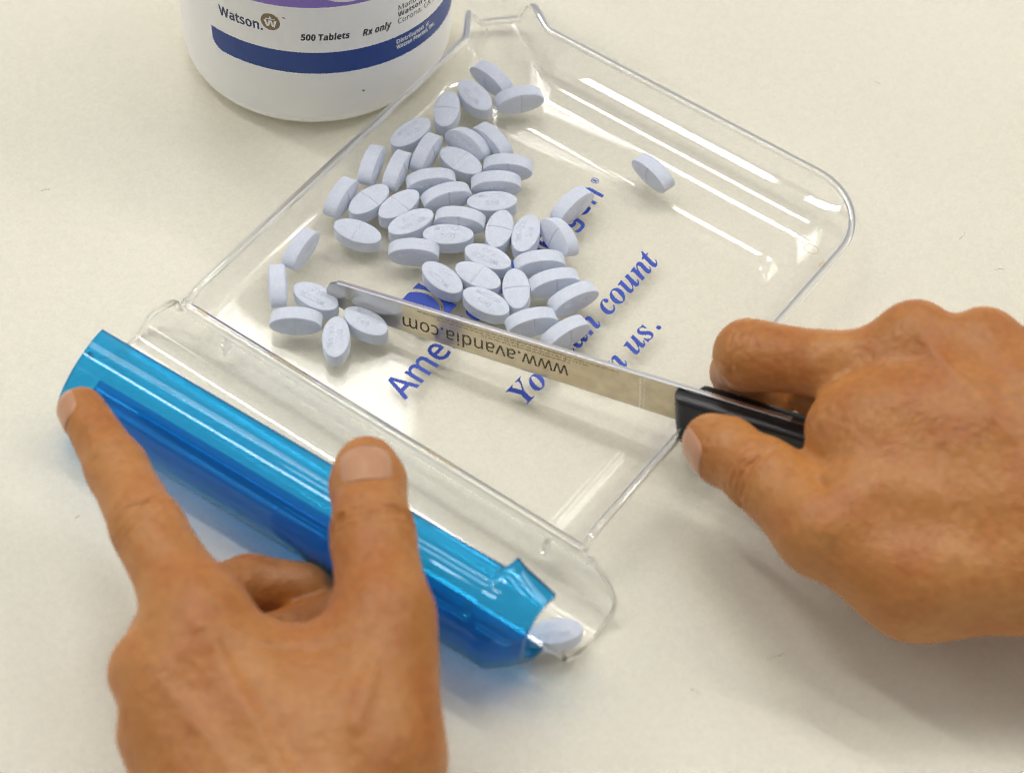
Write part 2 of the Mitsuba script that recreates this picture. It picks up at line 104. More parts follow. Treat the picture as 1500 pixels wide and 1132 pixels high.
# ------------------------------------------------------------------ helpers
GLYPHS = json.loads(r'''{"serif": {".": "69|18,12 20,24 22,27 30,31 38,31 45,28 50,20 50,8 48,3 43,-2 36,-4 24,-1 19,6", "Y": "133|9,6 20,8 27,11 31,17 48,79 25,151 18,163 9,165 9,172 78,172 78,166 65,164 62,160 61,155 80,94 111,133 120,151 119,161 112,165 103,166 103,172 158,172 158,166 148,163 137,153 84,79 69,22 69,15 75,8 87,7 88,0 9,0", "a": "128|-7,38 -1,60 9,80 22,97 41,112 57,118 68,118 75,115 82,106 85,115 113,115 89,32 87,19 91,15 96,17 108,33 114,29 105,15 90,1 81,-3 69,-3 63,0 59,9 59,22 45,6 34,-1 28,-3 10,-2 3,2 -5,13 -7,20/25,25 29,17 39,16 45,19 57,34 67,55 75,84 75,100 70,106 63,107 58,105 43,86 29,54 25,38", "c": "105|-4,35 -1,58 8,79 15,89 32,105 45,113 61,118 75,118 85,115 95,106 98,98 98,91 94,82 87,78 76,78 73,79 67,87 67,94 72,104 71,108 63,110 58,108 43,89 33,66 28,36 31,23 36,16 44,13 54,14 67,22 77,36 85,32 76,18 64,6 45,-3 33,-4 18,-1 8,5 1,14", "n": "136|-5,0 20,96 17,102 7,104 6,110 57,118 48,87 49,83 71,108 82,115 92,118 103,118 113,113 117,103 116,89 95,24 95,19 99,16 103,17 115,34 119,33 121,29 100,3 89,-3 79,-4 70,-1 64,10 64,21 67,35 86,91 86,96 83,99 77,99 69,95 51,71 34,33 25,0", "o": "120|-4,31 -3,51 6,75 16,90 34,107 51,116 75,118 89,114 101,104 107,92 109,79 106,57 99,40 90,26 73,9 52,-2 39,-4 26,-3 12,3 3,12 -1,19/26,20 30,8 41,5 48,8 59,23 72,55 78,82 78,99 72,108 68,110 59,108 46,93 32,58 27,35", "s": "96|-9,-2 -3,41 5,40 9,20 18,9 32,5 40,7 45,14 45,25 41,34 23,56 12,76 11,94 16,105 23,112 34,117 49,118 74,112 81,117 87,117 82,78 75,79 68,100 57,109 46,109 39,105 37,100 37,94 41,85 63,58 72,39 72,23 65,9 51,-1 37,-4 25,-3 8,3 2,2 -2,-2", "t": "70|-6,10 -5,25 16,99 16,104 5,104 5,113 28,125 39,135 51,152 61,152 52,115 71,114 70,108 68,104 49,104 47,101 28,36 26,18 28,16 34,17 41,24 48,36 54,33 54,30 41,12 25,-1 13,-4 4,-3 -3,2", "u": "136|-2,11 -1,26 18,96 15,102 5,104 6,111 55,118 29,24 29,17 36,15 45,19 53,27 68,51 79,76 90,115 120,115 100,41 96,20 98,17 103,17 116,34 120,33 122,29 111,14 99,2 84,-4 71,-1 65,8 66,32 42,5 26,-3 15,-4 5,-1 1,3"}, "sans": {".": "70|16,11 17,26 24,34 40,36 50,31 53,26 53,7 43,-2 27,-2 18,5", "A": "170|0,1 67,183 102,184 170,0 137,0 120,48 118,50 52,50 33,0/60,77 110,77 85,152 83,151 76,122", "B": "168|23,183 93,183 109,181 130,174 139,167 145,159 149,145 149,130 146,119 134,104 119,96 140,87 150,76 155,61 155,44 151,30 144,19 133,10 117,3 100,0 23,0/54,26 93,25 111,31 117,37 122,50 121,64 118,71 111,77 99,82 55,83/54,108 91,107 106,111 113,116 117,125 118,136 116,144 110,152 96,157 55,158", "W": "247|4,183 35,182 61,77 67,43 69,41 71,42 78,79 108,183 137,183 139,181 167,83 175,43 177,41 179,43 184,71 211,182 242,183 243,181 239,165 196,1 161,0 123,139 121,138 115,108 85,0 51,0 7,166", "a": "148|13,22 11,46 14,57 19,65 27,72 39,78 55,82 99,85 98,102 90,113 79,117 67,117 34,107 26,126 27,129 41,135 58,139 87,140 109,134 120,125 126,114 129,101 129,0 107,0 101,17 86,4 75,-1 64,-3 46,-3 37,-1 28,3 19,11/42,37 44,29 55,21 70,20 78,22 88,27 97,40 99,48 99,64 80,65 58,61 45,52", "c": "128|13,56 13,79 16,96 23,112 36,127 50,135 71,140 98,139 119,132 110,108 86,115 69,114 58,109 48,94 44,75 47,45 52,34 59,27 74,22 87,22 102,25 116,31 116,5 104,0 89,-3 69,-3 46,3 36,9 24,22 16,40", "d": "159|13,56 15,95 19,108 26,121 40,134 61,141 86,139 98,133 109,123 109,194 139,194 139,0 115,0 110,17 99,6 82,-2 60,-3 43,2 32,10 22,23 17,35/44,61 48,41 59,26 67,22 82,21 93,24 100,28 107,40 110,53 110,81 107,95 102,106 96,111 82,116 71,116 60,112 53,105 47,92", "e": "148|13,57 14,87 19,105 27,119 36,128 51,137 68,141 85,141 102,137 113,131 122,123 132,106 136,88 136,62 44,61 46,47 50,38 58,28 66,24 78,21 93,21 110,24 129,31 129,7 122,3 95,-3 72,-3 51,2 38,9 25,22 18,35/45,85 105,84 106,90 103,101 96,112 86,117 71,118 61,115 51,106 46,94", "g": "159|13,58 13,81 18,105 28,123 40,134 60,141 82,140 95,135 110,122 114,139 139,139 139,-11 136,-26 128,-41 114,-53 93,-60 59,-61 24,-54 22,-52 23,-26 40,-33 63,-37 80,-37 97,-31 104,-24 108,-14 109,15 106,16 96,5 82,-1 60,-2 45,2 33,10 21,26 16,40/44,62 48,42 53,32 62,25 72,22 82,22 91,24 99,28 107,41 110,55 109,88 105,101 101,108 92,114 81,117 71,117 58,112 50,101 46,90", "i": "71|19,170 20,184 28,191 41,192 48,189 52,184 52,167 44,160 28,160 22,164|21,138 51,138 51,0 21,0", "m": "244|20,138 44,138 47,123 49,121 64,135 83,141 99,141 112,138 124,131 133,119 148,134 169,141 192,140 209,133 219,122 225,100 225,0 195,0 194,98 190,107 186,112 175,116 164,116 151,112 144,104 139,93 137,82 137,0 107,0 107,92 102,108 94,114 87,116 76,116 64,112 57,105 52,92 50,79 50,0 20,0", "n": "162|20,138 44,138 47,122 49,120 62,133 72,138 85,141 102,141 118,137 127,132 135,124 141,111 143,99 143,0 113,0 112,97 108,107 103,112 91,116 71,114 64,111 55,99 50,78 50,0 20,0", "o": "157|13,59 14,88 18,103 24,115 37,129 58,139 88,141 102,138 115,132 131,117 141,97 144,82 144,56 138,33 132,22 121,10 112,4 99,-1 69,-3 50,2 38,9 28,19 20,32/44,63 49,40 58,27 73,21 89,22 98,26 105,33 109,42 113,60 112,86 105,105 97,112 84,117 73,117 60,113 52,105 47,93", "r": "109|20,138 44,138 46,121 49,115 62,131 73,138 84,141 99,141 106,139 102,111 82,113 72,110 60,102 53,90 50,79 50,0 20,0", "s": "125|12,31 39,22 65,20 80,25 85,34 84,42 80,48 67,55 31,70 18,81 12,96 13,114 18,124 24,130 37,137 55,141 84,140 112,131 103,109 77,117 58,118 47,115 41,107 41,102 47,93 92,74 108,61 113,51 114,32 107,15 96,5 81,-1 68,-3 36,-2 12,5", "t": "100|5,115 5,129 26,140 36,169 54,169 55,138 93,138 93,115 54,114 54,37 58,27 66,22 80,21 94,24 93,1 75,-3 58,-3 46,0 38,4 32,10 27,19 24,32 24,114", "u": "161|19,138 49,138 50,40 54,30 60,25 70,21 82,21 97,26 104,33 109,46 111,59 111,138 141,138 141,0 117,0 114,15 112,16 102,6 93,1 77,-3 60,-3 39,3 27,14 21,27 19,38", "v": "138|0,138 32,139 67,32 69,31 105,138 138,138 85,0 52,0", "w": "211|3,139 34,138 59,34 61,35 67,65 89,139 122,139 145,60 150,34 152,33 177,138 207,139 208,137 170,0 135,0 111,83 107,105 105,106 75,1 41,0", "®": "212|12,80 12,102 16,122 31,151 46,166 55,172 69,179 88,184 116,185 129,183 142,179 161,169 177,155 186,143 194,127 199,109 200,80 198,68 194,54 181,31 166,16 157,10 143,3 124,-2 95,-3 83,-1 69,3 46,16 31,31 25,40 16,60/29,100 31,71 38,53 46,40 57,29 83,16 98,13 114,13 126,15 147,24 167,41 180,67 183,83 183,99 181,111 173,131 167,141 155,153 147,158 126,167 98,169 79,165 66,159 47,144 40,133 32,115|69,36 69,147 113,147 124,145 135,140 144,128 146,121 146,107 141,95 128,84 154,36 129,36 105,79 93,78 93,36/93,98 107,97 116,100 122,110 121,121 112,127 93,128"}, "regular": {" ": "67|", ",": "65|10,-32 23,30 48,30 48,19 28,-33", ".": "69|18,8 19,23 23,28 30,31 39,31 48,26 51,19 51,8 44,-2 39,-4 27,-3 20,3", "0": "147|14,58 12,107 18,143 26,161 38,175 58,184 81,185 94,182 104,177 114,168 124,152 130,134 134,106 134,75 132,56 126,33 116,15 109,8 95,0 82,-3 59,-2 42,5 29,18 20,35/36,76 38,57 43,38 48,28 55,21 65,17 81,17 90,21 98,28 103,38 108,57 110,106 108,125 103,144 98,154 91,161 81,165 65,165 55,161 46,151 40,135 37,118", "2": "147|12,20 87,96 99,117 102,129 102,141 100,148 94,158 85,163 71,166 55,164 43,159 26,148 14,164 35,178 54,184 80,185 91,183 105,177 118,165 125,150 126,128 123,115 115,99 103,83 44,23 133,22 133,0 12,0", "8": "147|12,38 12,53 18,70 31,84 48,95 27,113 19,129 18,148 21,159 26,167 44,180 64,185 94,183 113,174 125,159 128,148 128,134 121,117 110,106 95,96 117,82 128,70 132,62 134,39 127,20 114,7 99,0 84,-3 55,-2 36,4 28,9 17,22/35,41 40,28 51,19 65,15 80,15 96,20 106,28 111,41 111,51 107,62 97,72 69,85 50,75 40,65 35,51/41,135 45,124 54,115 74,105 90,113 99,121 104,131 105,144 101,155 92,162 79,166 67,166 54,162 45,155 41,144", "9": "147|13,114 13,133 18,153 26,166 37,176 57,184 80,185 103,177 116,166 126,150 132,131 134,117 134,90 131,65 125,44 114,24 102,12 89,4 69,-2 39,-3 26,0 26,20 49,16 67,18 85,26 97,37 106,57 110,87 107,88 95,75 84,70 74,68 47,70 36,75 25,84 18,95/36,117 41,101 48,92 59,87 77,86 90,90 104,101 110,115 110,125 103,147 92,160 80,165 63,165 48,158 42,150 37,137", ":": "69|18,117 19,132 23,137 30,140 39,140 48,135 51,128 51,117 47,109 44,107 39,105 27,106 21,110|18,8 19,23 23,28 30,31 39,31 48,26 51,19 51,8 44,-2 39,-4 27,-3 20,3", "A": "164|0,1 71,184 93,184 164,0 139,0 117,56 47,56 25,0/54,78 110,78 82,154 80,153 72,125", "C": "163|16,79 17,111 23,134 34,154 53,172 76,182 93,185 124,184 154,175 152,167 145,154 127,161 112,164 90,163 70,156 59,147 50,133 44,118 41,101 41,81 46,57 55,39 66,28 78,22 95,18 122,19 148,25 147,4 124,-2 89,-3 72,0 53,8 35,24 29,33 20,55", "D": "187|25,183 93,183 107,181 124,176 139,168 157,150 166,133 171,114 171,73 165,50 159,38 141,18 121,7 98,1 25,0/49,21 84,20 110,26 122,32 132,41 142,59 147,82 147,103 144,120 132,144 113,157 88,163 49,162", "M": "233|25,183 61,182 112,43 116,36 119,39 173,183 209,183 209,0 185,0 186,153 182,150 126,0 105,0 47,154 46,0 25,0", "S": "142|13,28 47,19 74,18 87,21 97,26 103,34 106,43 104,58 96,69 79,78 56,86 40,94 25,107 19,118 16,130 17,150 24,165 32,173 42,179 65,185 95,184 124,176 125,172 119,155 90,163 67,164 58,162 48,157 43,150 40,142 41,129 44,122 52,114 103,92 115,84 124,74 130,57 130,41 127,29 122,20 106,6 91,0 75,-3 50,-3 29,0 14,5", "U": "188|23,183 47,183 47,58 51,42 63,26 73,21 87,18 102,18 112,20 123,25 133,34 137,42 141,58 141,183 165,183 164,49 160,35 153,22 135,6 112,-2 75,-2 63,1 49,8 34,23 27,37 23,55", "a": "144|12,30 12,44 15,55 21,64 33,73 56,80 101,83 101,99 99,106 90,117 79,120 66,120 34,110 27,126 29,129 55,138 88,139 100,136 114,127 120,118 124,102 124,0 107,0 102,18 88,5 76,-1 65,-3 47,-3 38,-1 27,4 18,13/36,34 39,25 49,18 68,16 79,19 93,28 99,39 101,48 101,65 68,65 52,61 44,57 39,50 36,42", "b": "157|21,194 44,194 44,122 57,132 70,138 98,139 111,135 122,128 129,121 137,107 143,81 143,56 140,38 134,23 127,13 110,1 95,-3 72,-2 59,3 44,16 38,-1 21,-1/45,53 52,31 62,21 73,17 83,16 95,18 102,21 114,37 119,59 118,86 116,95 110,108 102,115 88,120 70,119 58,114 51,105 46,91", "c": "123|14,79 17,96 24,112 36,126 43,131 58,137 69,139 88,139 113,133 114,128 108,113 90,118 72,119 63,117 53,112 43,98 38,77 40,47 45,34 54,23 66,18 85,17 100,20 112,25 113,5 95,-2 68,-3 48,2 36,9 24,23 17,39 14,56", "d": "158|14,56 16,94 20,107 29,122 42,133 54,138 81,139 98,133 112,121 112,194 136,194 136,-1 117,-1 114,14 112,16 98,4 84,-2 62,-3 49,0 35,8 24,21 17,38/38,58 43,37 49,26 56,21 62,18 74,16 84,17 98,22 105,29 108,36 112,52 111,87 103,109 92,117 80,120 64,119 55,115 46,104 40,89", "e": "145|14,57 14,79 20,104 31,122 40,130 51,136 67,140 84,140 97,137 110,130 121,119 127,108 132,88 132,64 38,63 42,40 46,32 55,23 67,18 82,16 102,18 126,26 126,6 123,4 93,-3 71,-3 53,1 37,10 25,23 17,41/39,83 107,82 108,88 103,105 94,116 83,120 66,120 54,115 46,107 40,93", "f": "89|4,119 4,130 29,138 31,167 36,179 44,188 53,193 65,196 82,196 100,191 94,173 82,176 67,176 58,171 53,159 52,137 86,137 86,119 52,118 52,-1 28,-1 28,118", "i": "66|22,165 20,179 25,187 37,189 45,184 47,170 44,164 40,161 27,161|22,137 46,137 46,0 22,0", "m": "238|21,137 40,137 44,120 61,135 78,140 94,140 107,137 115,133 127,118 141,132 158,139 187,139 203,132 214,117 218,99 218,0 195,0 194,100 190,110 184,117 168,121 154,119 145,115 138,107 133,95 131,85 131,0 108,0 107,101 103,111 97,117 81,121 71,120 59,115 52,107 48,97 45,81 45,0 21,0", "n": "158|21,137 40,137 44,120 57,132 67,137 80,140 97,140 111,137 122,131 128,125 133,116 137,99 137,0 114,0 113,100 111,106 105,115 97,119 84,121 67,118 60,115 53,107 48,96 45,80 45,0 21,0", "o": "155|14,58 15,87 22,109 33,124 44,132 56,137 65,139 90,139 112,131 128,116 135,104 139,92 141,80 141,57 135,33 122,13 113,6 97,-1 86,-3 62,-2 52,1 38,9 30,17 21,31/38,60 41,44 46,33 57,21 68,17 77,16 87,17 97,21 109,33 114,44 117,59 116,85 109,104 99,115 84,120 66,119 55,114 46,105 41,93 38,77", "r": "106|21,137 41,137 44,114 55,127 72,138 80,140 95,140 102,138 99,116 80,118 70,115 54,103 48,91 45,79 45,0 21,0", "s": "123|13,27 38,18 65,16 82,21 86,25 89,33 88,42 82,50 32,72 18,84 14,92 13,109 16,119 21,126 37,136 55,140 83,139 109,131 102,112 79,119 62,121 42,116 35,107 37,97 43,90 93,69 107,57 112,44 112,31 105,14 93,4 75,-2 36,-2 13,6", "t": "93|4,130 24,139 33,168 47,168 48,137 86,137 86,119 47,118 47,35 50,25 59,18 68,16 88,19 88,2 86,0 72,-3 51,-2 38,3 28,14 23,31 23,118 4,119", "u": "159|20,137 44,137 45,37 53,22 61,18 75,16 88,18 99,23 105,30 111,44 113,57 113,137 137,137 137,0 117,0 115,14 113,16 101,5 91,0 78,-3 50,-1 38,4 30,11 24,21 20,37", "v": "131|0,137 25,138 65,24 67,25 71,41 106,138 131,137 79,0 51,1", "w": "202|3,138 27,138 28,136 55,28 89,138 114,138 138,61 145,31 147,30 149,32 175,137 199,138 162,1 134,0 112,71 103,107 101,109 99,107 94,84 68,1 40,0", "y": "132|0,138 26,137 56,58 66,25 106,138 131,138 75,-13 64,-37 50,-53 30,-61 12,-61 3,-59 3,-40 17,-42 26,-41 37,-36 48,-19 55,2"}, "bold": {" ": "67|", ",": "77|7,-32 15,1 19,29 58,30 58,19 38,-33", ".": "75|14,14 15,29 19,36 25,40 43,42 52,39 59,32 61,25 60,10 50,-1 43,-3 25,-1 17,6", "0": "149|10,76 10,107 15,139 23,159 36,174 54,183 83,185 104,179 115,171 122,163 131,146 137,123 139,75 136,51 131,34 123,19 114,9 98,0 84,-3 59,-2 40,6 26,20 19,33 13,53/52,69 56,46 60,37 66,32 71,30 84,32 89,38 95,54 97,70 97,112 92,138 89,145 81,151 71,152 66,150 60,145 56,136 52,113", "5": "149|13,41 47,31 68,30 86,36 92,44 95,53 95,63 91,73 86,79 77,83 53,85 31,81 17,89 24,182 124,182 124,147 60,147 56,116 61,115 68,117 88,117 98,115 112,109 125,98 133,84 137,66 136,45 127,22 119,13 109,6 94,0 76,-3 42,-2 13,7", "I": "105|9,0 9,24 31,32 31,151 9,159 9,183 96,183 96,159 73,151 73,32 96,24 96,0", "L": "144|21,183 63,183 63,35 136,34 136,0 21,0", "P": "160|21,183 92,183 110,180 123,175 137,164 145,151 148,141 149,118 147,107 139,89 129,78 113,69 103,66 63,63 63,0 21,0/63,99 87,99 95,102 103,108 107,118 107,131 104,139 98,145 85,149 63,149", "R": "168|21,182 91,182 106,180 126,173 140,162 149,143 149,115 141,98 130,87 119,80 169,-1 123,-1 82,69 63,68 63,0 21,-1/63,102 89,102 97,105 104,110 108,121 108,133 105,141 101,145 85,150 63,150", "T": "148|5,149 5,183 143,183 143,149 95,148 95,0 53,1 53,148", "W": "258|4,183 44,183 69,77 74,47 76,46 86,95 109,183 149,182 173,88 180,48 182,47 213,183 254,183 208,0 160,0 129,126 127,125 123,100 98,0 50,0", "a": "155|10,33 10,49 13,60 17,67 30,78 57,86 90,87 96,89 96,97 93,106 88,110 80,113 64,112 36,103 25,131 55,141 92,143 112,138 126,128 133,117 137,101 137,0 108,0 99,18 89,7 74,-1 63,-3 45,-3 36,-1 26,4 17,13/52,39 57,30 65,27 74,27 83,30 94,41 96,48 96,63 79,64 61,60 53,51", "b": "162|18,194 59,194 59,124 76,139 90,143 105,143 119,139 127,134 140,119 146,105 149,91 149,49 144,30 139,20 124,4 110,-2 88,-3 71,3 57,14 49,-1 18,-1/59,59 65,39 73,32 88,30 100,36 107,53 108,82 104,97 98,106 88,110 80,110 71,107 64,101 59,83", "c": "134|12,58 12,81 18,106 29,123 43,134 61,141 73,143 101,142 126,134 115,102 95,109 74,109 67,106 60,99 54,80 54,59 56,50 60,41 68,34 78,30 90,30 101,32 123,41 122,7 106,0 90,-3 63,-2 44,4 31,13 21,26 15,41", "e": "155|12,58 12,81 18,106 26,120 37,131 52,139 70,143 89,143 107,139 125,128 133,119 139,107 143,89 143,59 54,58 55,48 59,39 68,31 77,28 107,28 135,37 135,7 127,3 108,-2 74,-3 47,4 32,14 21,28 15,42/55,87 104,86 105,91 101,103 94,111 85,114 76,114 66,110 60,105 55,92", "h": "167|18,195 58,195 59,124 73,137 91,143 107,143 123,139 132,134 140,126 146,115 149,101 149,0 108,0 108,87 103,103 98,108 91,110 82,110 72,106 62,92 59,76 59,0 18,0", "i": "78|17,171 18,186 26,194 45,196 55,192 60,186 60,168 55,161 49,158 33,157 26,159 19,165|18,140 59,140 59,0 18,0", "l": "77|18,195 59,195 59,0 18,0", "m": "251|18,0 18,140 49,140 54,125 56,123 63,131 78,140 91,143 107,143 128,136 142,122 153,134 164,140 177,143 193,143 215,136 226,125 231,113 233,101 233,0 192,0 192,88 187,104 176,110 167,110 158,107 152,100 148,90 146,78 146,0 105,0 105,88 100,104 89,110 80,110 70,106 65,99 61,89 59,76 59,0", "n": "167|18,140 49,140 56,122 71,136 92,143 108,143 124,139 140,127 145,118 149,101 149,0 108,0 108,88 104,102 98,108 91,110 82,110 72,107 64,97 61,88 59,75 59,0 18,0", "o": "161|12,59 13,88 17,103 22,113 36,129 59,140 90,142 105,139 120,132 138,114 148,88 148,52 145,39 139,26 132,17 119,6 97,-2 64,-2 51,2 37,10 22,27 16,40/54,58 60,39 68,31 76,28 85,28 99,35 106,52 107,82 103,97 96,107 85,111 76,111 66,107 61,103 54,82", "r": "115|18,0 18,140 49,140 56,118 67,131 83,141 91,143 111,142 112,134 109,104 87,105 79,103 69,98 62,88 59,77 59,0", "s": "130|12,39 31,32 52,28 71,29 76,31 80,37 79,43 74,49 38,64 24,73 17,81 12,95 12,109 17,123 24,131 36,138 58,143 86,142 117,132 106,104 74,114 56,112 51,106 52,101 56,96 100,77 114,64 119,49 119,34 116,23 107,10 94,2 72,-3 47,-3 23,1 12,5", "t": "110|6,109 6,127 28,140 38,169 65,169 66,140 101,140 101,109 65,108 65,43 67,36 77,30 87,30 103,34 102,3 86,-2 60,-3 47,0 39,4 32,11 27,20 24,34 24,108", "w": "223|3,140 44,140 59,74 63,45 65,44 89,140 135,140 156,46 158,44 160,46 165,80 180,140 220,140 182,0 137,0 117,75 113,100 111,101 109,99 104,70 85,0 41,0", "x": "154|3,0 49,72 5,140 51,140 77,99 102,140 149,140 105,71 151,0 104,0 77,45 74,43 49,0", "y": "148|0,141 44,140 69,63 73,45 75,44 77,46 106,141 149,141 84,-30 68,-50 56,-57 46,-60 20,-61 10,-59 10,-27 30,-28 38,-25 50,-13 56,2", "™": "197|82,93 82,183 114,183 131,126 133,124 135,126 153,183 185,183 185,93 163,93 162,152 160,151 142,93 123,93 107,148 104,152 103,93|5,164 5,183 72,183 72,164 51,164 49,162 49,93 27,93 27,163"}}''')

def letters(text, font, cap, x=0.0, y=0.0, width=None, slant=0.0):
    """Shapely outline of a line of text in metres, capitals 'cap' tall, its left end at x, its baseline at y."""
    at, out = 0.0, []
    for ch in text:
        g = GLYPHS[font].get(ch)
        if ch == ' ' or g is None:
            at += 66; continue
        adv, *polys = g.split('|')
        for pl in polys:
            if pl:
                rings = [[tuple(map(float, q.split(','))) for q in r.split(' ')] for r in pl.split('/')]
                out.append(affinity.translate(Polygon(rings[0], rings[1:]).buffer(0), at, 0))
        at += float(adv)
    s = cap / 183.0
    sx = width / at if width else s
    return affinity.affine_transform(unary_union(out), [sx, slant * s, 0, s, x, y])

def sheet(shape, fn, depth=0.0001, edge=None):
    """A print of real thickness: the outline meshed, split to edges of at most 'edge', and carried onto a surface by fn(x, y, height)."""
    parts = []
    for g in getattr(shape, 'geoms', [shape]):
        if g.is_empty or g.geom_type != 'Polygon' or g.area < 1e-10: continue
        parts.append(trimesh.creation.extrude_polygon(g, depth, engine='earcut'))
    m = trimesh.util.concatenate(parts)
    if edge:
        v, f = trimesh.remesh.subdivide_to_size(m.vertices, m.faces, edge, max_iter=12)
        m = trimesh.Trimesh(v, f)
    m.vertices = fn(m.vertices)
    return m

def loft(loops, close_ring=True, cap0=None, cap1=None):
    """Quads between successive loops (k, n, 3)."""
    L = np.asarray(loops); k, n = L.shape[:2]
    v = L.reshape(-1, 3); i = np.arange(k - 1)[:, None] * n; j = np.arange(n if close_ring else n - 1)[None]
    a, b = i + j, i + (j + 1) % n
    f = np.stack([a, b, b + n, a + n], -1).reshape(-1, 4)
    f = np.vstack([f[:, [0, 1, 2]], f[:, [0, 2, 3]]])
    return v, f

def solid(v, f):
    m = trimesh.Trimesh(v, f, process=False)
    m.fix_normals()
    return m

# ------------------------------------------------------------------ the counter
top = trimesh.creation.box((3.0, 2.4, 0.03), T4(0, 0.2, -0.015))
scene['countertop'] = mikit.ply(top, 'table_mat')
rs = np.random.default_rng(11)
for i, (x, y, ln, a) in enumerate(((0.1542, 0.0467, 3.0, 10), (0.1440, 0.0593, 4.0, 60), (0.0726, -0.0976, 5.0, 30), (-0.1542, 0.0806, 3.0, 20), (0.1229, 0.1303, 2.0, -30), (-0.1291, -0.0493, 2.0, 50), (0.0499, -0.1074, 3.0, -20))):
    pts = np.array([[math.cos(math.radians(a)) * t + 0.15 * ln * math.sin(3 * t / ln), math.sin(math.radians(a)) * t + 0.1 * ln * math.sin(5 * t / ln), 0.0001 + 0.0] for t in np.linspace(0, ln, 7)]) * [1, 1, 1]
    pts[:, :2] = pts[:, :2] / 1000 + [x, y]
    tb = trimesh.util.concatenate([trimesh.convex.convex_hull(np.vstack([trimesh.creation.icosphere(1, 0.00005).vertices + q for q in (pts[k], pts[k + 1])])) for k in range(6)])
    scene['countertop__hair' + ('_%03d' % i if i else '')] = mikit.ply(tb, 'speck_mat')
labels['countertop'] = {'kind': 'structure', 'label': 'cream speckled laminate counter top under everything'}

# ------------------------------------------------------------------ the counting tray (its own frame: u along the front, v to the back)
OX, OY, YAW = -0.09805, 0.02109, math.radians(-36.8)
E1, E2 = np.array([math.cos(YAW), math.sin(YAW)]), np.array([-math.sin(YAW), math.cos(YAW)])
FLOOR = 0.0045

def tray(p):
    """Tray frame (mm) to world (m)."""
    p = np.asarray(p, float) / 1000.0
    xy = np.array([OX, OY]) + p[..., :1] * E1 + p[..., 1:2] * E2
    return np.concatenate([xy, p[..., 2:3]], -1)

def ring_loop(ul, ur, vf, vb, rbl, rbr, z, zf, mouth):
    """A rounded rectangle, front-left corner first, counter-clockwise; the back-left corner bulges into a pouring mouth."""
    pts = []
    def arc(cx, cy, r, a0, a1, n):
        for a in np.radians(np.linspace(a0, a1, n)): pts.append((cx + r * math.cos(a), cy + r * math.sin(a)))
    def line(p, q, n):
        for t in np.linspace(0, 1, n + 2)[1:-1]: pts.append((p[0] + (q[0] - p[0]) * t, p[1] + (q[1] - p[1]) * t))
    r = 1.5
    arc(ul + r, vf + r, r, 180, 270, 5); line((ul + r, vf), (ur - r, vf), 30)
    arc(ur - r, vf + r, r, 270, 360, 5); line((ur, vf + r), (ur, vb - rbr), 30)
    arc(ur - rbr, vb - rbr, rbr, 0, 90, 22); line((ur - rbr, vb), (ul + rbl, vb), 34)
    arc(ul + rbl, vb - rbl, rbl, 90, 180, 110); line((ul, vb - rbl), (ul, vf + r), 34)
    P = np.array(pts)
    # the mouth: the back-left corner opens outward into a short square-ended channel
    c = np.array([-4.0, 162.5]); d = np.array([-1.0, 1.0]) / math.sqrt(2); w = np.array([1.0, 1.0]) / math.sqrt(2)
    q = P - c
    lat, out = q @ w, q @ d
    F = FLOOR * 1000
    hw = 6.4 + 4.6 * min(max((z - F) / 8.4, 0), 1) + 0.06 * mouth
    sm = lambda t: np.clip(t, 0, 1) ** 2 * (3 - 2 * np.clip(t, 0, 1))
    lobe = sm((hw + 2.4 - np.abs(lat)) / 4.8) * (out > -34)
    P = P + ((mouth - 17.2 - out) * lobe)[:, None] * d
    front = 1 - np.clip((P[:, 1] - vf) / 5.0, 0, 1)
    zz = z + (zf - z) * front
    drop = sm((hw + 0.2 - np.abs(lat)) / 6.0) * (out > -34)
    zz = zz + (F + 0.2 - zz) * drop * (zz > F)
    return np.stack([P[:, 0], P[:, 1], zz], 1)

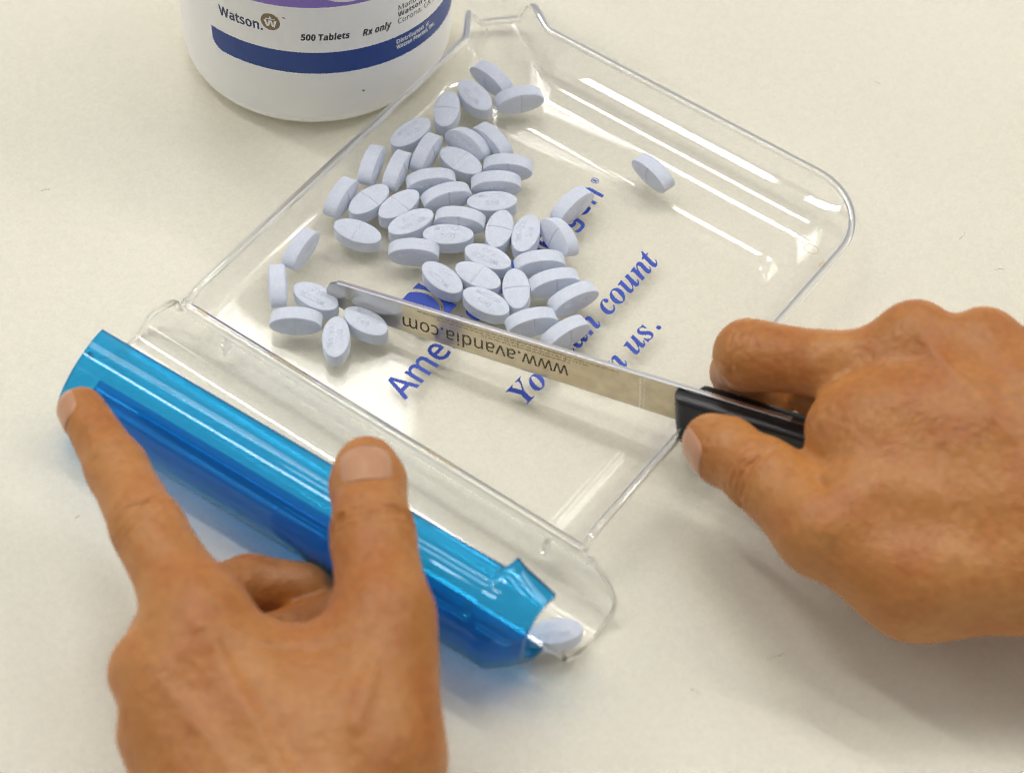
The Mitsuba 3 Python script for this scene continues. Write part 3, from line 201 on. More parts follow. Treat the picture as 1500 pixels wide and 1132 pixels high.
def build_pan():
    F = FLOOR * 1000
    inner = [ring_loop(*a) for a in ([
        # ul, ur, vf, vb, rbl, rbr, z, z at front, mouth
        (4.0, 131.0, 4.5, 122.0, 16, 5, F, F, 12), (2.6, 132.0, 3.6, 123.0, 17, 5, F, F, 13), (2.2, 132.6, 3.2, 123.6, 17.5, 5.2, F + 0.12, F + 0.12, 13.4), (2.0, 133.2, 3.0, 124.2, 17.5, 5.4, F + 0.5, F + 0.5, 13.5),
        (1.7, 133.6, 2.6, 124.8, 18, 5.6, F + 0.62, F + 0.62, 13.8), (1.5, 133.8, 2.5, 130.8, 18, 7, F + 0.85, F + 0.85, 15)] + [
        (1.4 - 3.8 * q, 133.8 + 13.3 * q, 2.4 - 1.4 * q, 131.2 + 29.6 * q, 18 + 3 * q, 7.2 + 15.8 * q, F + 0.95 + 7.5 * q ** 2.3, F + 0.95 + 4.9 * q ** 1.6, 15 + 3 * q)
        for q in (0.0, .08, .16, .24, .32, .40, .48, .56, .64, .72, .79, .86, .91, .95, .98, 1.0)])]
    rim = [ring_loop(-2.9, 147.6, 0.6, 161.4, 21.5, 23.5, 13.3, F + 6.1, 18.2), ring_loop(-3.7, 148.4, -0.4, 162.2, 22, 24, 13.2, F + 6.0, 18.5),
           ring_loop(-4.1, 148.8, -0.8, 162.7, 22, 24, 12.6, F + 5.4, 18.7)]
    outer = [ring_loop(*a) for a in (
        *[(1.4 - 5.4 * q, 133.8 + 14.9 * q, 2.2 - 2.9 * q, 131.2 + 31.2 * q, 18 + 4 * q, 7.2 + 16.8 * q, F - 1.0 + 7.7 * q ** 2.3, F - 1.0 + 5.3 * q ** 1.6, 15 + 3.6 * q)
          for q in (1.0, .97, .93, .87, .80, .72, .64, .56, .48, .40, .32, .24, .16, .08, 0.0)], (1.6, 133.4, 2.4, 130.6, 18, 7, 2.9, 2.9, 15),
        (2.6, 132.4, 3.0, 123.6, 17, 6, 2.4, 2.4, 13.5), (4.0, 131.0, 4.5, 122.0, 16, 5, 2.3, 2.3, 12))]
    loops = np.array(inner + rim + outer)
    v, f = loft(loops)
    n = loops.shape[1]
    a, b = len(v), len(v) + 1
    v = np.vstack([v, [[66, 62, F]], [[66, 62, 2.3]]])
    j = np.arange(n)
    last = (len(loops) - 1) * n
    f = np.vstack([f, np.stack([np.full(n, a), (j + 1) % n, j], 1), np.stack([np.full(n, b), last + j, last + (j + 1) % n], 1)])
    return solid(tray(v), f)

scene['counting_tray__pan'] = mikit.ply(build_pan(), 'sheet_mat', smooth=32)

def bead(path, rx, rz, closed):
    """A solid rounded bar along a path given in the tray's frame (mm)."""
    P = np.asarray(path, float)
    t = (np.roll(P, -1, 0) - np.roll(P, 1, 0)) if closed else np.gradient(P, axis=0)
    t /= np.linalg.norm(t, axis=1, keepdims=True)
    up_ = np.array([0, 0, 1.0]) - t * t[:, 2:3]; up_ /= np.linalg.norm(up_, axis=1, keepdims=True)
    sd = np.cross(t, up_)
    a = np.linspace(0, 2 * math.pi, 14, endpoint=False) + 0.2
    ca, sa = np.sign(np.cos(a)) * np.abs(np.cos(a)) ** 0.7, np.sign(np.sin(a)) * np.abs(np.sin(a)) ** 0.7
    R = P[:, None] + sd[:, None] * (rx * ca)[None, :, None] + up_[:, None] * (rz * sa)[None, :, None]
    if closed: R = np.concatenate([R, R[:1]])
    v, f = loft(R)
    if not closed:
        n, last = len(a), (len(R) - 1) * len(a); j = np.arange(1, n - 1)
        f = np.vstack([f, np.stack([0 * j, j + 1, j], 1), np.stack([0 * j + last, last + j, last + j + 1], 1)])
    return solid(tray(v), f)
rl = ring_loop(-3.3, 148.0, 0.1, 161.9, 22, 24, 13.9, FLOOR * 1000 + 6.9, 18.4)
scene['counting_tray__rim'] = mikit.ply(bead(rl, 1.25, 1.0, True), 'clear_mat', smooth=40)

def build_trough():
    th = np.linspace(-0.10, math.pi + 0.12, 46)              # from the divider round to the front wall
    cu = [-17.2, 3.0]
    def prof(r, dz=0.0):
        return np.stack([-17.4 + r * np.cos(th) * 1.0, 15.6 - r * np.sin(th) * 0.93 - np.where(th > 2.2, 0.0, 0.0)], 1)
    pin, pout = prof(15.0), prof(16.5)
    pin[:, 1] = np.minimum(pin[:, 1], 12.2); pout[:, 1] = np.minimum(pout[:, 1], 12.2)
    pin[:3, 1] = np.minimum(pin[:3, 1], 9.8); pout[:3, 1] = np.minimum(pout[:3, 1], 9.8)
    s = (th - th[0]) / (th[-1] - th[0])
    g = np.clip(s / 0.30, 0, 1); g = g * g * (3 - 2 * g)
    h = np.clip((s - 0.86) / 0.14, 0, 1)
    hi = 150.0 + 14.5 * g - 6.5 * h
    lo = -4.5 - 9.0 * g + 2.0 * h
    rings = []
    for t in np.linspace(0, 1, 40):
        u = lo + (hi - lo) * t
        a = np.stack([u, pin[:, 0], pin[:, 1]], 1); b = np.stack([u, pout[:, 0], pout[:, 1]], 1)
        rings.append(np.vstack([a, b[::-1]]))
    v, f = loft(rings)
    n = len(rings[0]); k = len(th); j = np.arange(k - 1)
    for base, flip in ((0, False), ((len(rings) - 1) * n, True)):
        q = np.stack([base + j, base + j + 1, base + n - 2 - j, base + n - 1 - j], 1)
        f = np.vstack([f, q[:, [0, 1, 2]], q[:, [0, 2, 3]]])
    return solid(tray(v), f)
scene['counting_tray__trough'] = mikit.ply(build_trough(), 'sheet_mat', smooth=32)
for i, (e0, e1) in enumerate(((150.0, 14.5), (-4.5, -9.0))):
    th = np.linspace(-0.10, math.pi + 0.12, 60); s_ = np.linspace(0, 1, 60)
    g_ = np.clip(s_ / 0.30, 0, 1); g_ = g_ * g_ * (3 - 2 * g_); h_ = np.clip((s_ - 0.86) / 0.14, 0, 1)
    z_ = np.minimum(15.6 - 15.7 * np.sin(th) * 0.93, 12.2); z_[:4] = np.minimum(z_[:4], 9.8)
    path = np.stack([e0 + e1 * g_ - (6.5 if i == 0 else -2) * h_, -17.4 + 15.7 * np.cos(th), z_], 1)
    path = np.vstack([[148.4, 1.0, 13.2], [148.9, -0.2, 12.2], path] if i == 0 else [[-3.7, 1.0, 13.2], [-4.0, -0.2, 12.2], path])
    scene['counting_tray__trough_edge' + ('_001' if i else '')] = mikit.ply(bead(path, 0.75, 0.9, False), 'clear_mat', smooth=40)
def rounded_box(cx, cy, cz, sx, sy, sz, r):
    pts = []
    for x in (-1, 1):
        for y in (-1, 1):
            for z in (-1, 1):
                c = np.array([x * (sx / 2 - r), y * (sy / 2 - r), z * (sz / 2 - r)])
                pts.append(trimesh.creation.icosphere(1, r).vertices + c)
    return trimesh.convex.convex_hull(np.vstack(pts) + [cx, cy, cz])
for i, (u, v, z) in enumerate(((137.0, -3.0, 6.6), (14.5, -2.6, 6.6), (133.0, -34.6, 8.8))):
    m = rounded_box(0, 0, 0, 1.6, 3.2, 5.2, 0.4); m.vertices = tray(m.vertices + [u, v, z])
    scene['counting_tray__rib' + ('_%03d' % i if i else '')] = mikit.ply(m, 'clear_mat', smooth=30)

# lettering printed on the floor of the pan: reads along +v, its top towards -u
def on_floor(v):
    return tray(np.stack([v[:, 1] * -1000, v[:, 0] * 1000, FLOOR * 1000 + 0.02 + v[:, 2] * 1000], 1))
def tray_text(key, text, font, cap, u, v0, v1):
    scene['counting_tray__' + key] = mikit.ply(sheet(letters(text, font, cap, v0 / 1000, -u / 1000, (v1 - v0) / 1000), on_floor, 0.00008), 'print_mat')
tray_text('lettering', 'AmerisourceBergen', 'sans', 0.0090, 70.4, 15.4, 120.3)
tray_text('lettering_001', 'You can count', 'serif', 0.0086, 101.0, 35.8, 107.8)
tray_text('lettering_002', 'on us.', 'serif', 0.0086, 116.6, 56.4, 86.5)
tray_text('lettering_003', '®', 'sans', 0.0026, 65.6, 121.6, 124.2)
sq = box(0.0390, -0.0602, 0.0543, -0.0450).difference(Point(0.0442, -0.0512).buffer(0.0094, 48).difference(Point(0.0442, -0.0512).buffer(0.0081, 48)))
sq = sq.difference(Point(0.0405, -0.0580).buffer(0.0062, 48).difference(Point(0.0405, -0.0580).buffer(0.0052, 48)))
scene['counting_tray__emblem'] = mikit.ply(sheet(sq, on_floor, 0.00008), 'print_mat')
labels['counting_tray__emblem'] = {'label': 'blue square emblem crossed by pale arcs'}
labels['counting_tray'] = {'label': 'clear plastic pill counting tray with blue lettering, pouring corner and front trough', 'category': 'counting tray'}

# old stains on the plastic
def blot(seed, u, v, su, sv, z, ring=False):
    rs = np.random.default_rng(seed); a = np.linspace(0, 2 * math.pi, 60, endpoint=False)
    k = 1 + sum(rs.normal(0, 0.16 / m_) * np.cos(m_ * a + rs.uniform(0, 6)) for m_ in range(2, 9))
    g = Polygon(np.stack([su * k * np.cos(a), sv * k * np.sin(a)], 1)).buffer(0)
    if ring: g = g.difference(g.buffer(-0.45))
    return sheet(affinity.scale(g, 0.001, 0.001, origin=(0, 0)), lambda q: tray(np.stack([q[:, 0] * 1000 + u, q[:, 1] * 1000 + v, z + q[:, 2] * 1000], 1)), 0.00005)
for i, a_ in enumerate(((1, 138.0, 137.5, 2.6, 2.0, 8.2, True), (2, 146.5, 129.0, 0.7, 1.5, 14.95, False), (3, 3.0, 0.1, 2.4, 0.7, 12.55, False), (4, 38.0, 0.1, 9.0, 0.5, 12.55, False), (5, 96.0, 0.1, 7.0, 0.45, 12.55, False))):
    scene['counting_tray__stain' + ('_%03d' % i if i else '')] = mikit.ply(blot(*a_), 'stain_mat')

# the blue cover of the trough
LID0, LID1 = np.array((-0.1288, -0.0057, 0.0165)), np.array((-0.0061, -0.0916, 0.0165))
def build_lid():
    ax = LID1 - LID0; length = np.linalg.norm(ax); ax = ax / length
    cam = np.array(EYE) - (LID0 + LID1) / 2; cam /= np.linalg.norm(cam)
    fr = cam - ax * (cam @ ax); fr /= np.linalg.norm(fr); up = np.cross(ax, fr)
    if up[2] < 0 and up[1] < 0: up = -up
    th = np.radians(np.linspace(58, -178, 72))
    L = length
    # station, radius at the top edge, radius below, shift upward
    st = [(0, 14.7, 14.5, 0), (0.3, 15.0, 14.8, 0)] + [(L * q, 15.0, 14.8, 0) for q in (30, 60, 120, 250, 380, 500, 620, 750, 860, 940, 985)] + [
          (L * 1000 - 0.2, 15.0, 14.8, 0.0), (L * 1000 + 0.5, 15.6, 14.8, 0.0), (L * 1000 + 2.6, 19.6, 15.0, 0.0), (L * 1000 + 6.5, 17.6, 15.2, 0.3), (L * 1000 + 11, 14.6, 13.9, 1.9),
          (L * 1000 + 15.6, 11.2, 11.8, 3.7), (L * 1000 + 16.0, 10.9, 11.5, 3.8)]
    def ring(s, ra, rb, sh, t):
        k = np.clip((np.degrees(th) - 22) / 34, 0, 1)
        r = rb + (ra - rb) * k - t
        a = s + 5.0 * np.clip(np.cos(th), 0, 1) * math.exp(-(s / 14.0) ** 2) * (s < 60)
        return LID0 + (a / 1000)[:, None] * ax + (np.cos(th) * r)[:, None] / 1000 * fr + ((np.sin(th) * r) + sh)[:, None] / 1000 * up
    rings = [np.vstack([ring(*s, 0.0), ring(*s, 1.5)[::-1]]) for s in st]
    v, f = loft(rings)
    n, k = len(rings[0]), len(th); j = np.arange(k - 1)
    for base in (0, (len(rings) - 1) * n):
        q = np.stack([base + j, base + j + 1, base + n - 2 - j, base + n - 1 - j], 1)
        f = np.vstack([f, q[:, [0, 1, 2]], q[:, [0, 2, 3]]])
    return solid(v, f)
scene['counting_tray__cover'] = mikit.ply(build_lid(), 'blue_mat', smooth=32)
labels['counting_tray__cover'] = {'label': 'translucent bright blue half tube cover over the trough, flared at its right end'}

# ------------------------------------------------------------------ the bottle
BX, BY, BR = -0.0665, 0.1525, 0.0460
prof = [(0.0, 0.0), (0.037, 0.0), (0.0385, 0.0004)] + [(0.0380 + 0.008 * math.sin(a), 0.0085 - 0.008 * math.cos(a) * 1.0) for a in np.linspace(0.2, math.pi / 2, 12)] + \
       [(BR, 0.012), (BR, 0.075), (BR, 0.118)] + [(BR - 0.014 + 0.014 * math.cos(a), 0.118 + 0.014 * math.sin(a)) for a in np.linspace(0.1, math.pi / 2, 10)] + [(0.026, 0.133), (0.026, 0.138), (0.0, 0.138)]
m = trimesh.creation.revolve(np.array(prof), sections=160); m.apply_translation((BX, BY, 0))
scene['pill_bottle__body'] = mikit.ply(m, 'white_plastic', smooth=40)
capm = trimesh.creation.revolve(np.array([(0.0, 0.137), (0.029, 0.137), (0.030, 0.138), (0.030, 0.156), (0.0285, 0.158), (0.0, 0.158)]), sections=120); capm.apply_translation((BX, BY, 0))
scene['pill_bottle__cap'] = mikit.ply(capm, 'white_plastic', smooth=40)

def on_bottle(lift):
    def fn(v):
        ph = v[:, 0] / BR
        d = np.degrees(ph)
        z = v[:, 1] - 0.0000007 * d ** 2 - 0.000046 * d
        r = BR + lift + v[:, 2]
        return np.stack([BX + r * np.sin(ph), BY - r * np.cos(ph), z], 1)
    return fn
def A(deg): return math.radians(deg) * BR
def bottle_print(key, shape, ink, lift, edge=None, label=None):
    k = 'pill_bottle__' + key; i = 0
    while k in scene: i += 1; k = 'pill_bottle__%s_%03d' % (key, i)
    scene[k] = mikit.ply(sheet(shape, on_bottle(lift), 0.00006, edge), ink)
    if label: labels[k] = {'label': label}
LE = -42.4
bottle_print('label', box(A(LE - 1.2), 0.0280, A(165), 0.105), 'paper_mat', 0.00002, 0.003)
band = unary_union([box(A(LE), 0.0281 + 0.0046, A(165), 0.0375), box(A(LE) + 0.0046, 0.0281, A(165), 0.0375), Point(A(LE) + 0.0046, 0.0281 + 0.0046).buffer(0.0046, 24)])
bottle_print('blue_band', band, 'ink_navy', 0.0001, 0.003)
bottle_print('purple_band', box(A(LE), 0.0573, A(165), 0.095), 'ink_purple', 0.0001, 0.003)
bottle_print('oval', affinity.scale(Point(A(20), 0.0640).buffer(1.0, 48), 0.0098, 0.0052), 'ink_white', 0.0002, 0.003)
bottle_print('lettering', letters('Watson.', 'sans', 0.0041, A(-36.6), 0.0452, A(20.4)).buffer(0.00007), 'ink_dark', 0.0001)
em = affinity.scale(Point(A(-13.0), 0.0496).buffer(0.0036, 40), 0.88, 1.0)
wl = letters('w', 'bold', 0.0036, 0, 0.0476)
wl = affinity.translate(wl, A(-13.0) - (wl.bounds[0] + wl.bounds[2]) / 2, 0)
wl = unary_union([wl, box(A(-14.9), 0.0507, A(-11.1), 0.0511), box(A(-13.3), 0.0510, A(-12.7), 0.0519)])
bottle_print('emblem', em, 'ink_bronze', 0.0001, 0.003, 'bronze oval emblem with a white letter w')
bottle_print('emblem_letter', wl, 'ink_white', 0.0002)
bottle_print('lettering', letters('™', 'bold', 0.0012, A(-8.2), 0.0512), 'ink_dark', 0.0001)
bottle_print('lettering', letters('500 Tablets', 'bold', 0.0027, A(-1.5), 0.0430, A(19.7), 0.12).buffer(0.00005), 'ink_black', 0.0001)
bottle_print('lettering', letters('Rx only', 'bold', 0.0028, A(23.4), 0.0426, A(12.8), 0.22).buffer(0.00005), 'ink_black', 0.0001)
bottle_print('lettering', letters('Manufactured by:', 'regular', 0.0022, A(40.2), 0.0484), 'ink_black', 0.0001)
bottle_print('lettering', letters('Watson Laboratories, Inc.', 'bold', 0.0021, A(40.0), 0.0457), 'ink_black', 0.0001)
bottle_print('lettering', letters('Corona, CA 92880 USA', 'regular', 0.0022, A(39.7), 0.0427), 'ink_black', 0.0001)
bottle_print('lettering', letters('Distributed By:', 'regular', 0.0017, A(38.5), 0.0344).buffer(0.00004), 'ink_white', 0.0002)
bottle_print('lettering', letters('Watson Pharma, Inc.', 'bold', 0.0017, A(38.5), 0.0320, A(23.3)), 'ink_white', 0.0002)
bottle_print('speck', affinity.scale(Point(A(22.5), 0.0180).buffer(1.0, 8), 0.0005, 0.00035), 'ink_bronze', 0.0)
labels['pill_bottle'] = {'label': 'large round white plastic pill bottle with navy and purple label behind the tray', 'category': 'bottle'}

# ------------------------------------------------------------------ the pills
PA, PB, PT, BAND = 0.0081, 0.0043, 0.0031, 0.00235     # half length, half width, half thickness, half height of the straight band

def pill_dome(kind, nr=30, na=140):
    """One face of the pill as rings from the middle to the edge, (rings, points, 3), its relief cut in."""
    R = np.sin(np.linspace(0, 1, nr) * math.pi / 2) ** 0.9 if False else np.linspace(0, 1, nr)
    th = np.linspace(0, 2 * math.pi, na, endpoint=False)
    x = R[:, None] * PA * 0.985 * np.cos(th); y = R[:, None] * PB * 0.97 * np.sin(th)
    z = BAND + (PT - BAND) * (1 - R ** 2)[:, None] ** 0.85 + 0 * x
    if kind == 'scored':
        z = z - 0.00042 * np.exp(-(x / 0.00019) ** 2) * (np.abs(y) < PB * 0.95)
    return x, y, z

def relief(x, y):
    """Depth of the cut lettering: two lines of capitals across the face."""
    out = np.zeros(x.shape)
    import shapely
    t1 = meshkit.text_mesh('WATSON', 0.00175, 0.0001); t2 = meshkit.text_mesh('540', 0.00185, 0.0001)
    shapes = []
    for t, yc, w in ((t1, 0.00075, 0.0090), (t2, -0.0023, 0.0043)):
        tri = t.vertices[t.faces][np.abs(t.face_normals[:, 2]) > 0.9][:, :, :2]
        g = unary_union([Polygon(q).buffer(1e-6) for q in tri])
        x0, y0, x1, y1 = g.bounds
        g = affinity.translate(affinity.scale(g, w / (x1 - x0), 1, origin=(x0, y0)), -x0 - w / 2, yc - y0)
        shapes.append(g)
    g = unary_union(shapes).buffer(-0.00002)
    pts = shapely.points(np.stack([x.ravel(), y.ravel()], 1))
    d = shapely.distance(pts, g.boundary); ins = shapely.contains(g, pts)
    sd = np.where(ins, d, -d).reshape(x.shape)
    return 0.00018 * np.clip(sd / 0.00016 + 0.5, 0, 1)

def pill_mesh():
    th = np.linspace(0, 2 * math.pi, 160, endpoint=False)
    def grid_face(kind):
        # an elliptic disc meshed as a fine polar grid whose outer rings stay dense enough for the lettering
        nr, na = (44, 300) if kind == 'lettered' else (30, 200)
        R = np.linspace(0.0, 1.0, nr); t = np.linspace(0, 2 * math.pi, na, endpoint=False)
        x = R[:, None] * PA * 0.985 * np.cos(t); y = R[:, None] * PB * 0.97 * np.sin(t)
        z = BAND + (PT - BAND) * (1 - R[:, None] ** 2) ** 0.85 + 0 * x
        if kind == 'scored':
            xs = np.sign(x) * np.maximum(np.abs(x), 0); z = z - 0.00045 * np.exp(-(xs / 0.0002) ** 2) * np.clip((PB - np.abs(y)) / 0.0003, 0, 1)
        else:
            z = z - relief(x, y)
        return np.stack([x, y, z], -1)
    na = 300
    up = grid_face('lettered')
    t = np.linspace(0, 2 * math.pi, na, endpoint=False)
    # the scored side on the same number of points
    R = np.concatenate([np.linspace(0, 1, 34)])
    x = R[:, None] * PA * 0.985 * np.cos(t); y = R[:, None] * PB * 0.97 * np.sin(t)
    z = BAND + (PT - BAND) * (1 - R[:, None] ** 2) ** 0.85 + 0 * x
    z = z - 0.00034 * np.exp(-(x / 0.00022) ** 2) * np.clip((PB - np.abs(y)) / 0.0003, 0, 1)
    dn = np.stack([x, -y, -z], -1)[:, ::1]
    dn[:, :, 1] = -dn[:, :, 1]
    side = [np.stack([PA * k * np.cos(t), PB * k * np.sin(t), np.full(na, h)], 1) for k, h in ((0.995, BAND * 0.96), (1.0, BAND * 0.86), (1.0, -BAND * 0.86), (0.995, -BAND * 0.96))]
    loops = list(up[1:]) + side + list(dn[::-1][:-1])
    v, f = loft(loops)
    n = na; a, b = len(v), len(v) + 1
    v = np.vstack([v, up[0, :1], dn[0, :1]])
    j = np.arange(n); last = (len(loops) - 1) * n
    f = np.vstack([f, np.stack([np.full(n, a), (j + 1) % n, j], 1), np.stack([np.full(n, b), last + j, last + (j + 1) % n], 1)])
    return solid(v, f)
pill = mikit.ply(pill_mesh(), 'pill_mat', smooth=38)
PILLS = [  # x, y, z (mm), heading (degrees), lying flat or on edge, lettered or scored side showing, what singles it out
    (-6.9, 123.3, 8.6, -45, 'edge', 'scored', 'topmost pill of the heap, on edge with its score line showing'),
    (-12.4, 114.8, 7.4, 125, 'flat', 'lettered', 'flat pill with raised lettering just below the topmost pill'),
    (2.3, 113.5, 8.6, 14, 'edge', 'scored', 'pill on edge below right of the topmost pill, scored face forward'),
    (-21.6, 108.4, 7.4, 83, 'flat', 'scored', 'flat upright pill left of the second row at heap top, nearest the bottle'),
    (-33.3, 97.9, 7.4, 44, 'flat', 'lettered', 'flat lettered pill by the left rim below the bottle base'),
    (-6.4, 94.7, 8.6, -53, 'edge', 'scored', 'on-edge scored pill slanting down right at the upper right of the heap'),
    (-14.5, 93.3, 8.6, -40, 'edge', 'lettered', 'leaning pill with lettering on its lower face, upper middle of heap'),
    (-28.0, 89.4, 8.6, 66, 'edge', 'scored', 'steep on-edge pill right under the flat lettered pill near the rim'),
    (-16.6, 85.3, 7.4, 142, 'flat', 'scored', 'flat scored pill in upper middle of heap, under the leaning lettered one'),
    (-1.3, 83.1, 8.6, -5, 'edge', 'scored', 'level on-edge pill at the right side of the upper heap'),
    (-45.7, 84.2, 8.6, 74, 'edge', 'lettered', 'steep on-edge pill nearest the left rim of the tray'),
    (-37.4, 81.7, 8.6, 71, 'edge', 'scored', 'steep on-edge pill second from the left rim'),
    (-26.2, 76.7, 8.6, 9, 'edge', 'lettered', 'on-edge pill with faint numerals in the centre of the upper heap'),
    (-5.2, 75.7, 8.6, 3, 'edge', 'lettered', 'level on-edge pill with lettering below it, right of heap centre'),
    (-55.1, 70.0, 8.6, 65, 'edge', 'scored', 'steep on-edge pill at the far left of the heap'),
    (-46.0, 68.4, 7.4, 47, 'flat', 'scored', 'flat scored pill slanting up right, left one of a matching pair'),
    (-36.3, 66.3, 7.4, 45, 'flat', 'scored', 'flat scored pill slanting up right, right one of a matching pair'),
    (-21.1, 70.2, 8.6, 20, 'edge', 'scored', 'on-edge scored pill at the very centre of the heap'),
    (-6.3, 67.6, 7.4, 0, 'flat', 'lettered', 'level flat pill with clear lettering and numerals, right of centre'),
    (-32.3, 58.8, 7.4, 33, 'flat', 'lettered', 'flat lettered pill slanting up right, lower left of heap centre'),
    (-16.6, 60.2, 8.6, -7, 'edge', 'scored', 'level on-edge scored pill beside the level lettered pill'),
    (-20.3, 53.6, 7.4, 179, 'flat', 'lettered', 'level flat pill with lettering, lower middle of the heap'),
    (-4.1, 55.9, 7.4, 78, 'flat', 'scored', 'upright flat scored pill below right of heap centre'),
    (4.4, 54.0, 7.4, 76, 'flat', 'lettered', 'upright flat lettered pill beside the upright scored one'),
    (15.0, 53.1, 8.6, -58, 'edge', 'scored', 'on-edge scored pill leaning left beside the blue print, right of heap'),
    (19.3, 66.5, 8.6, 50, 'edge', 'lettered', 'on-edge lettered pill standing on the end of the blue name'),
    (-49.2, 54.9, 7.4, 157, 'flat', 'scored', 'flat scored pill at the lower left corner of the heap'),
    (-31.1, 46.9, 8.6, -3, 'edge', 'lettered', 'level on-edge lettered pill at the lower left edge of the heap'),
    (-7.6, 44.3, 7.4, 151, 'flat', 'lettered', 'flat lettered pill slanting down right, below heap centre'),
    (-21.9, 35.7, 7.4, 135, 'flat', 'lettered', 'flat lettered pill just above the blue square emblem'),
    (-10.7, 36.5, 7.4, 147, 'flat', 'scored', 'flat scored pill slanting down right above the knife blade'),
    (-8.1, 26.1, 7.4, 149, 'flat', 'lettered', 'flat lettered pill touching the spine of the blade'),
    (1.4, 31.2, 7.4, 95, 'flat', 'scored', 'upright flat scored pill above the blade, ends up and down'),
    (8.7, 42.0, 8.6, 9, 'edge', 'scored', 'on-edge scored pill, top one of the right hand fan of three'),
    (13.2, 34.3, 8.6, 17, 'edge', 'scored', 'on-edge scored pill, middle one of the right hand fan of three'),
    (19.0, 27.8, 8.6, 31, 'edge', 'lettered', 'on-edge lettered pill, lowest of the right hand fan of three'),
    (6.0, 18.3, 8.6, 15, 'edge', 'scored', 'on-edge pill half hidden behind the blade, left one of two'),
    (16.4, 13.8, 8.6, 35, 'edge', 'scored', 'on-edge pill half hidden behind the blade, right one of two'),
    (-66.9, 48.1, 8.6, 63, 'edge', 'lettered', 'lone on-edge pill beside the left rim, above the small front group'),
    (-73.3, 33.0, 8.6, -84, 'edge', 'lettered', 'upright on-edge pill at the left end of the small front group'),
    (-61.1, 28.1, 7.4, 147, 'flat', 'lettered', 'flat pill in the front group lying against the blade tip'),
    (-66.8, 18.9, 8.6, -4, 'edge', 'scored', 'level on-edge scored pill lowest left in the small front group'),
    (-45.2, 18.1, 7.4, 143, 'flat', 'lettered', 'flat pill at the right of the small front group, against the blade'),
    (-54.1, 11.8, 7.4, 90, 'flat', 'lettered', 'upright flat pill at the bottom of the small front group'),
    (45.8, 80.3, 8.9, -52, 'edge', 'scored', 'single pill on edge standing alone by the back slope of the tray'),
    (11.9, -94.1, 7.5, 9, 'flat', 'lettered', 'pill lying in the trough mouth at the open end of the blue cover'),
]

rng = np.random.default_rng(7)
for i, (x, y, z, h, pose, face, said) in enumerate(PILLS):
    key = 'pill' + ('_%03d' % i if i else '')
    m = T().translate((x / 1000, y / 1000, z / 1000)).rotate((0, 0, 1), h)
    jit = rng.normal(0, 1, 3)
    turn = 180 if rng.random() < 0.4 else 0
    if pose == 'flat':
        if face == 'scored': m = m.rotate((1, 0, 0), 180)
        m = m.rotate((0, 1, 0), 1.2 * jit[0]).rotate((1, 0, 0), 1.5 * jit[1]).rotate((0, 0, 1), turn)
    else:
        lean = 1.8 * jit[1] + (-24 if 'leaning' in said else 0)
        m = m.rotate((1, 0, 0), (90 if face == 'lettered' else -90) + lean).rotate((0, 1, 0), 1.2 * jit[0])
        if face == 'lettered': m = m.rotate((0, 0, 1), turn)
    scene[key] = {**pill, 'to_world': m}
    labels[key] = {'label': 'pale blue ' + said, 'category': 'pill', 'group': 'pale blue oval pills in the counting tray'}

# ------------------------------------------------------------------ the counting knife
K0, K1 = np.array((0.0503, -0.0194, 0.0250)), np.array((-0.0576, 0.0301, 0.0154))        # spine at the handle, spine at the tip
kx = K1 - K0; KL = np.linalg.norm(kx); kx /= KL
ky = np.array([0, 0.17, 0.98]); ky -= kx * (ky @ kx); ky /= np.linalg.norm(ky)
kz = np.cross(kx, ky)
if kz[1] > 0: kz = -kz

KFLIP = np.linalg.det([kx, ky, kz]) < 0
def upright(m):
    if KFLIP: m.invert()
    return m

def knife(v):
    """Local (x from the handle to the tip, y up towards the spine, z out of the face seen) to world."""
    return K0 + v[:, :1] * kx + v[:, 1:2] * ky + v[:, 2:3] * kz
KW0, KW1 = 0.0133, 0.0108
tip = [(KL - 0.004, 0.0), (KL - 0.0012, -0.0012), (KL, -0.0036), (KL - 0.0004, -0.0062), (KL - 0.0026, -0.0088), (KL - 0.0065, -KW1 + 0.0004)]
blade = Polygon([(-0.045, 0.0), (-0.045, -0.0090), (-0.001, -0.0115), (0.0, -KW0), *[(KL * t, -KW0 + (KW0 - KW1) * t) for t in (0.25, 0.5, 0.75)], *tip[::-1], (0.0, 0.0), (-0.002, -0.001)])
bm = trimesh.creation.extrude_polygon(blade.buffer(0), 0.0011, engine='earcut'); bm.vertices[:, 2] -= 0.00055
bm.vertices = knife(bm.vertices); bm.fix_normals()
scene['counting_knife__blade'] = mikit.ply(bm, 'blade_mat', smooth=25)
XP = KL * 0.778
gm = sheet(Polygon([(0.0003, -0.0004), (XP, -0.0004), (XP - 0.0006, -KW0 + (KW0 - KW1) * 0.778 + 0.0004), (0.0003, -KW0 + 0.0003)]), lambda v: knife(np.stack([v[:, 0], v[:, 1], 0.00057 + v[:, 2]], 1)), 0.00003)
scene['counting_knife__printed_plate'] = mikit.ply(upright(gm), 'gilt_mat')
labels['counting_knife__printed_plate'] = {'label': 'warm gold-toned printed part of the blade'}
sp = rounded_box((KL - 0.004 - 0.034) / 2, 0.0002, 0, KL - 0.004 + 0.034, 0.0006, 0.0017, 0.0002); sp.vertices = knife(sp.vertices); upright(sp)
scene['counting_knife__spine'] = mikit.ply(sp, 'spine_mat', smooth=30)
def on_blade(v):
    return knife(np.stack([v[:, 0], v[:, 1], 0.00062 + v[:, 2]], 1))
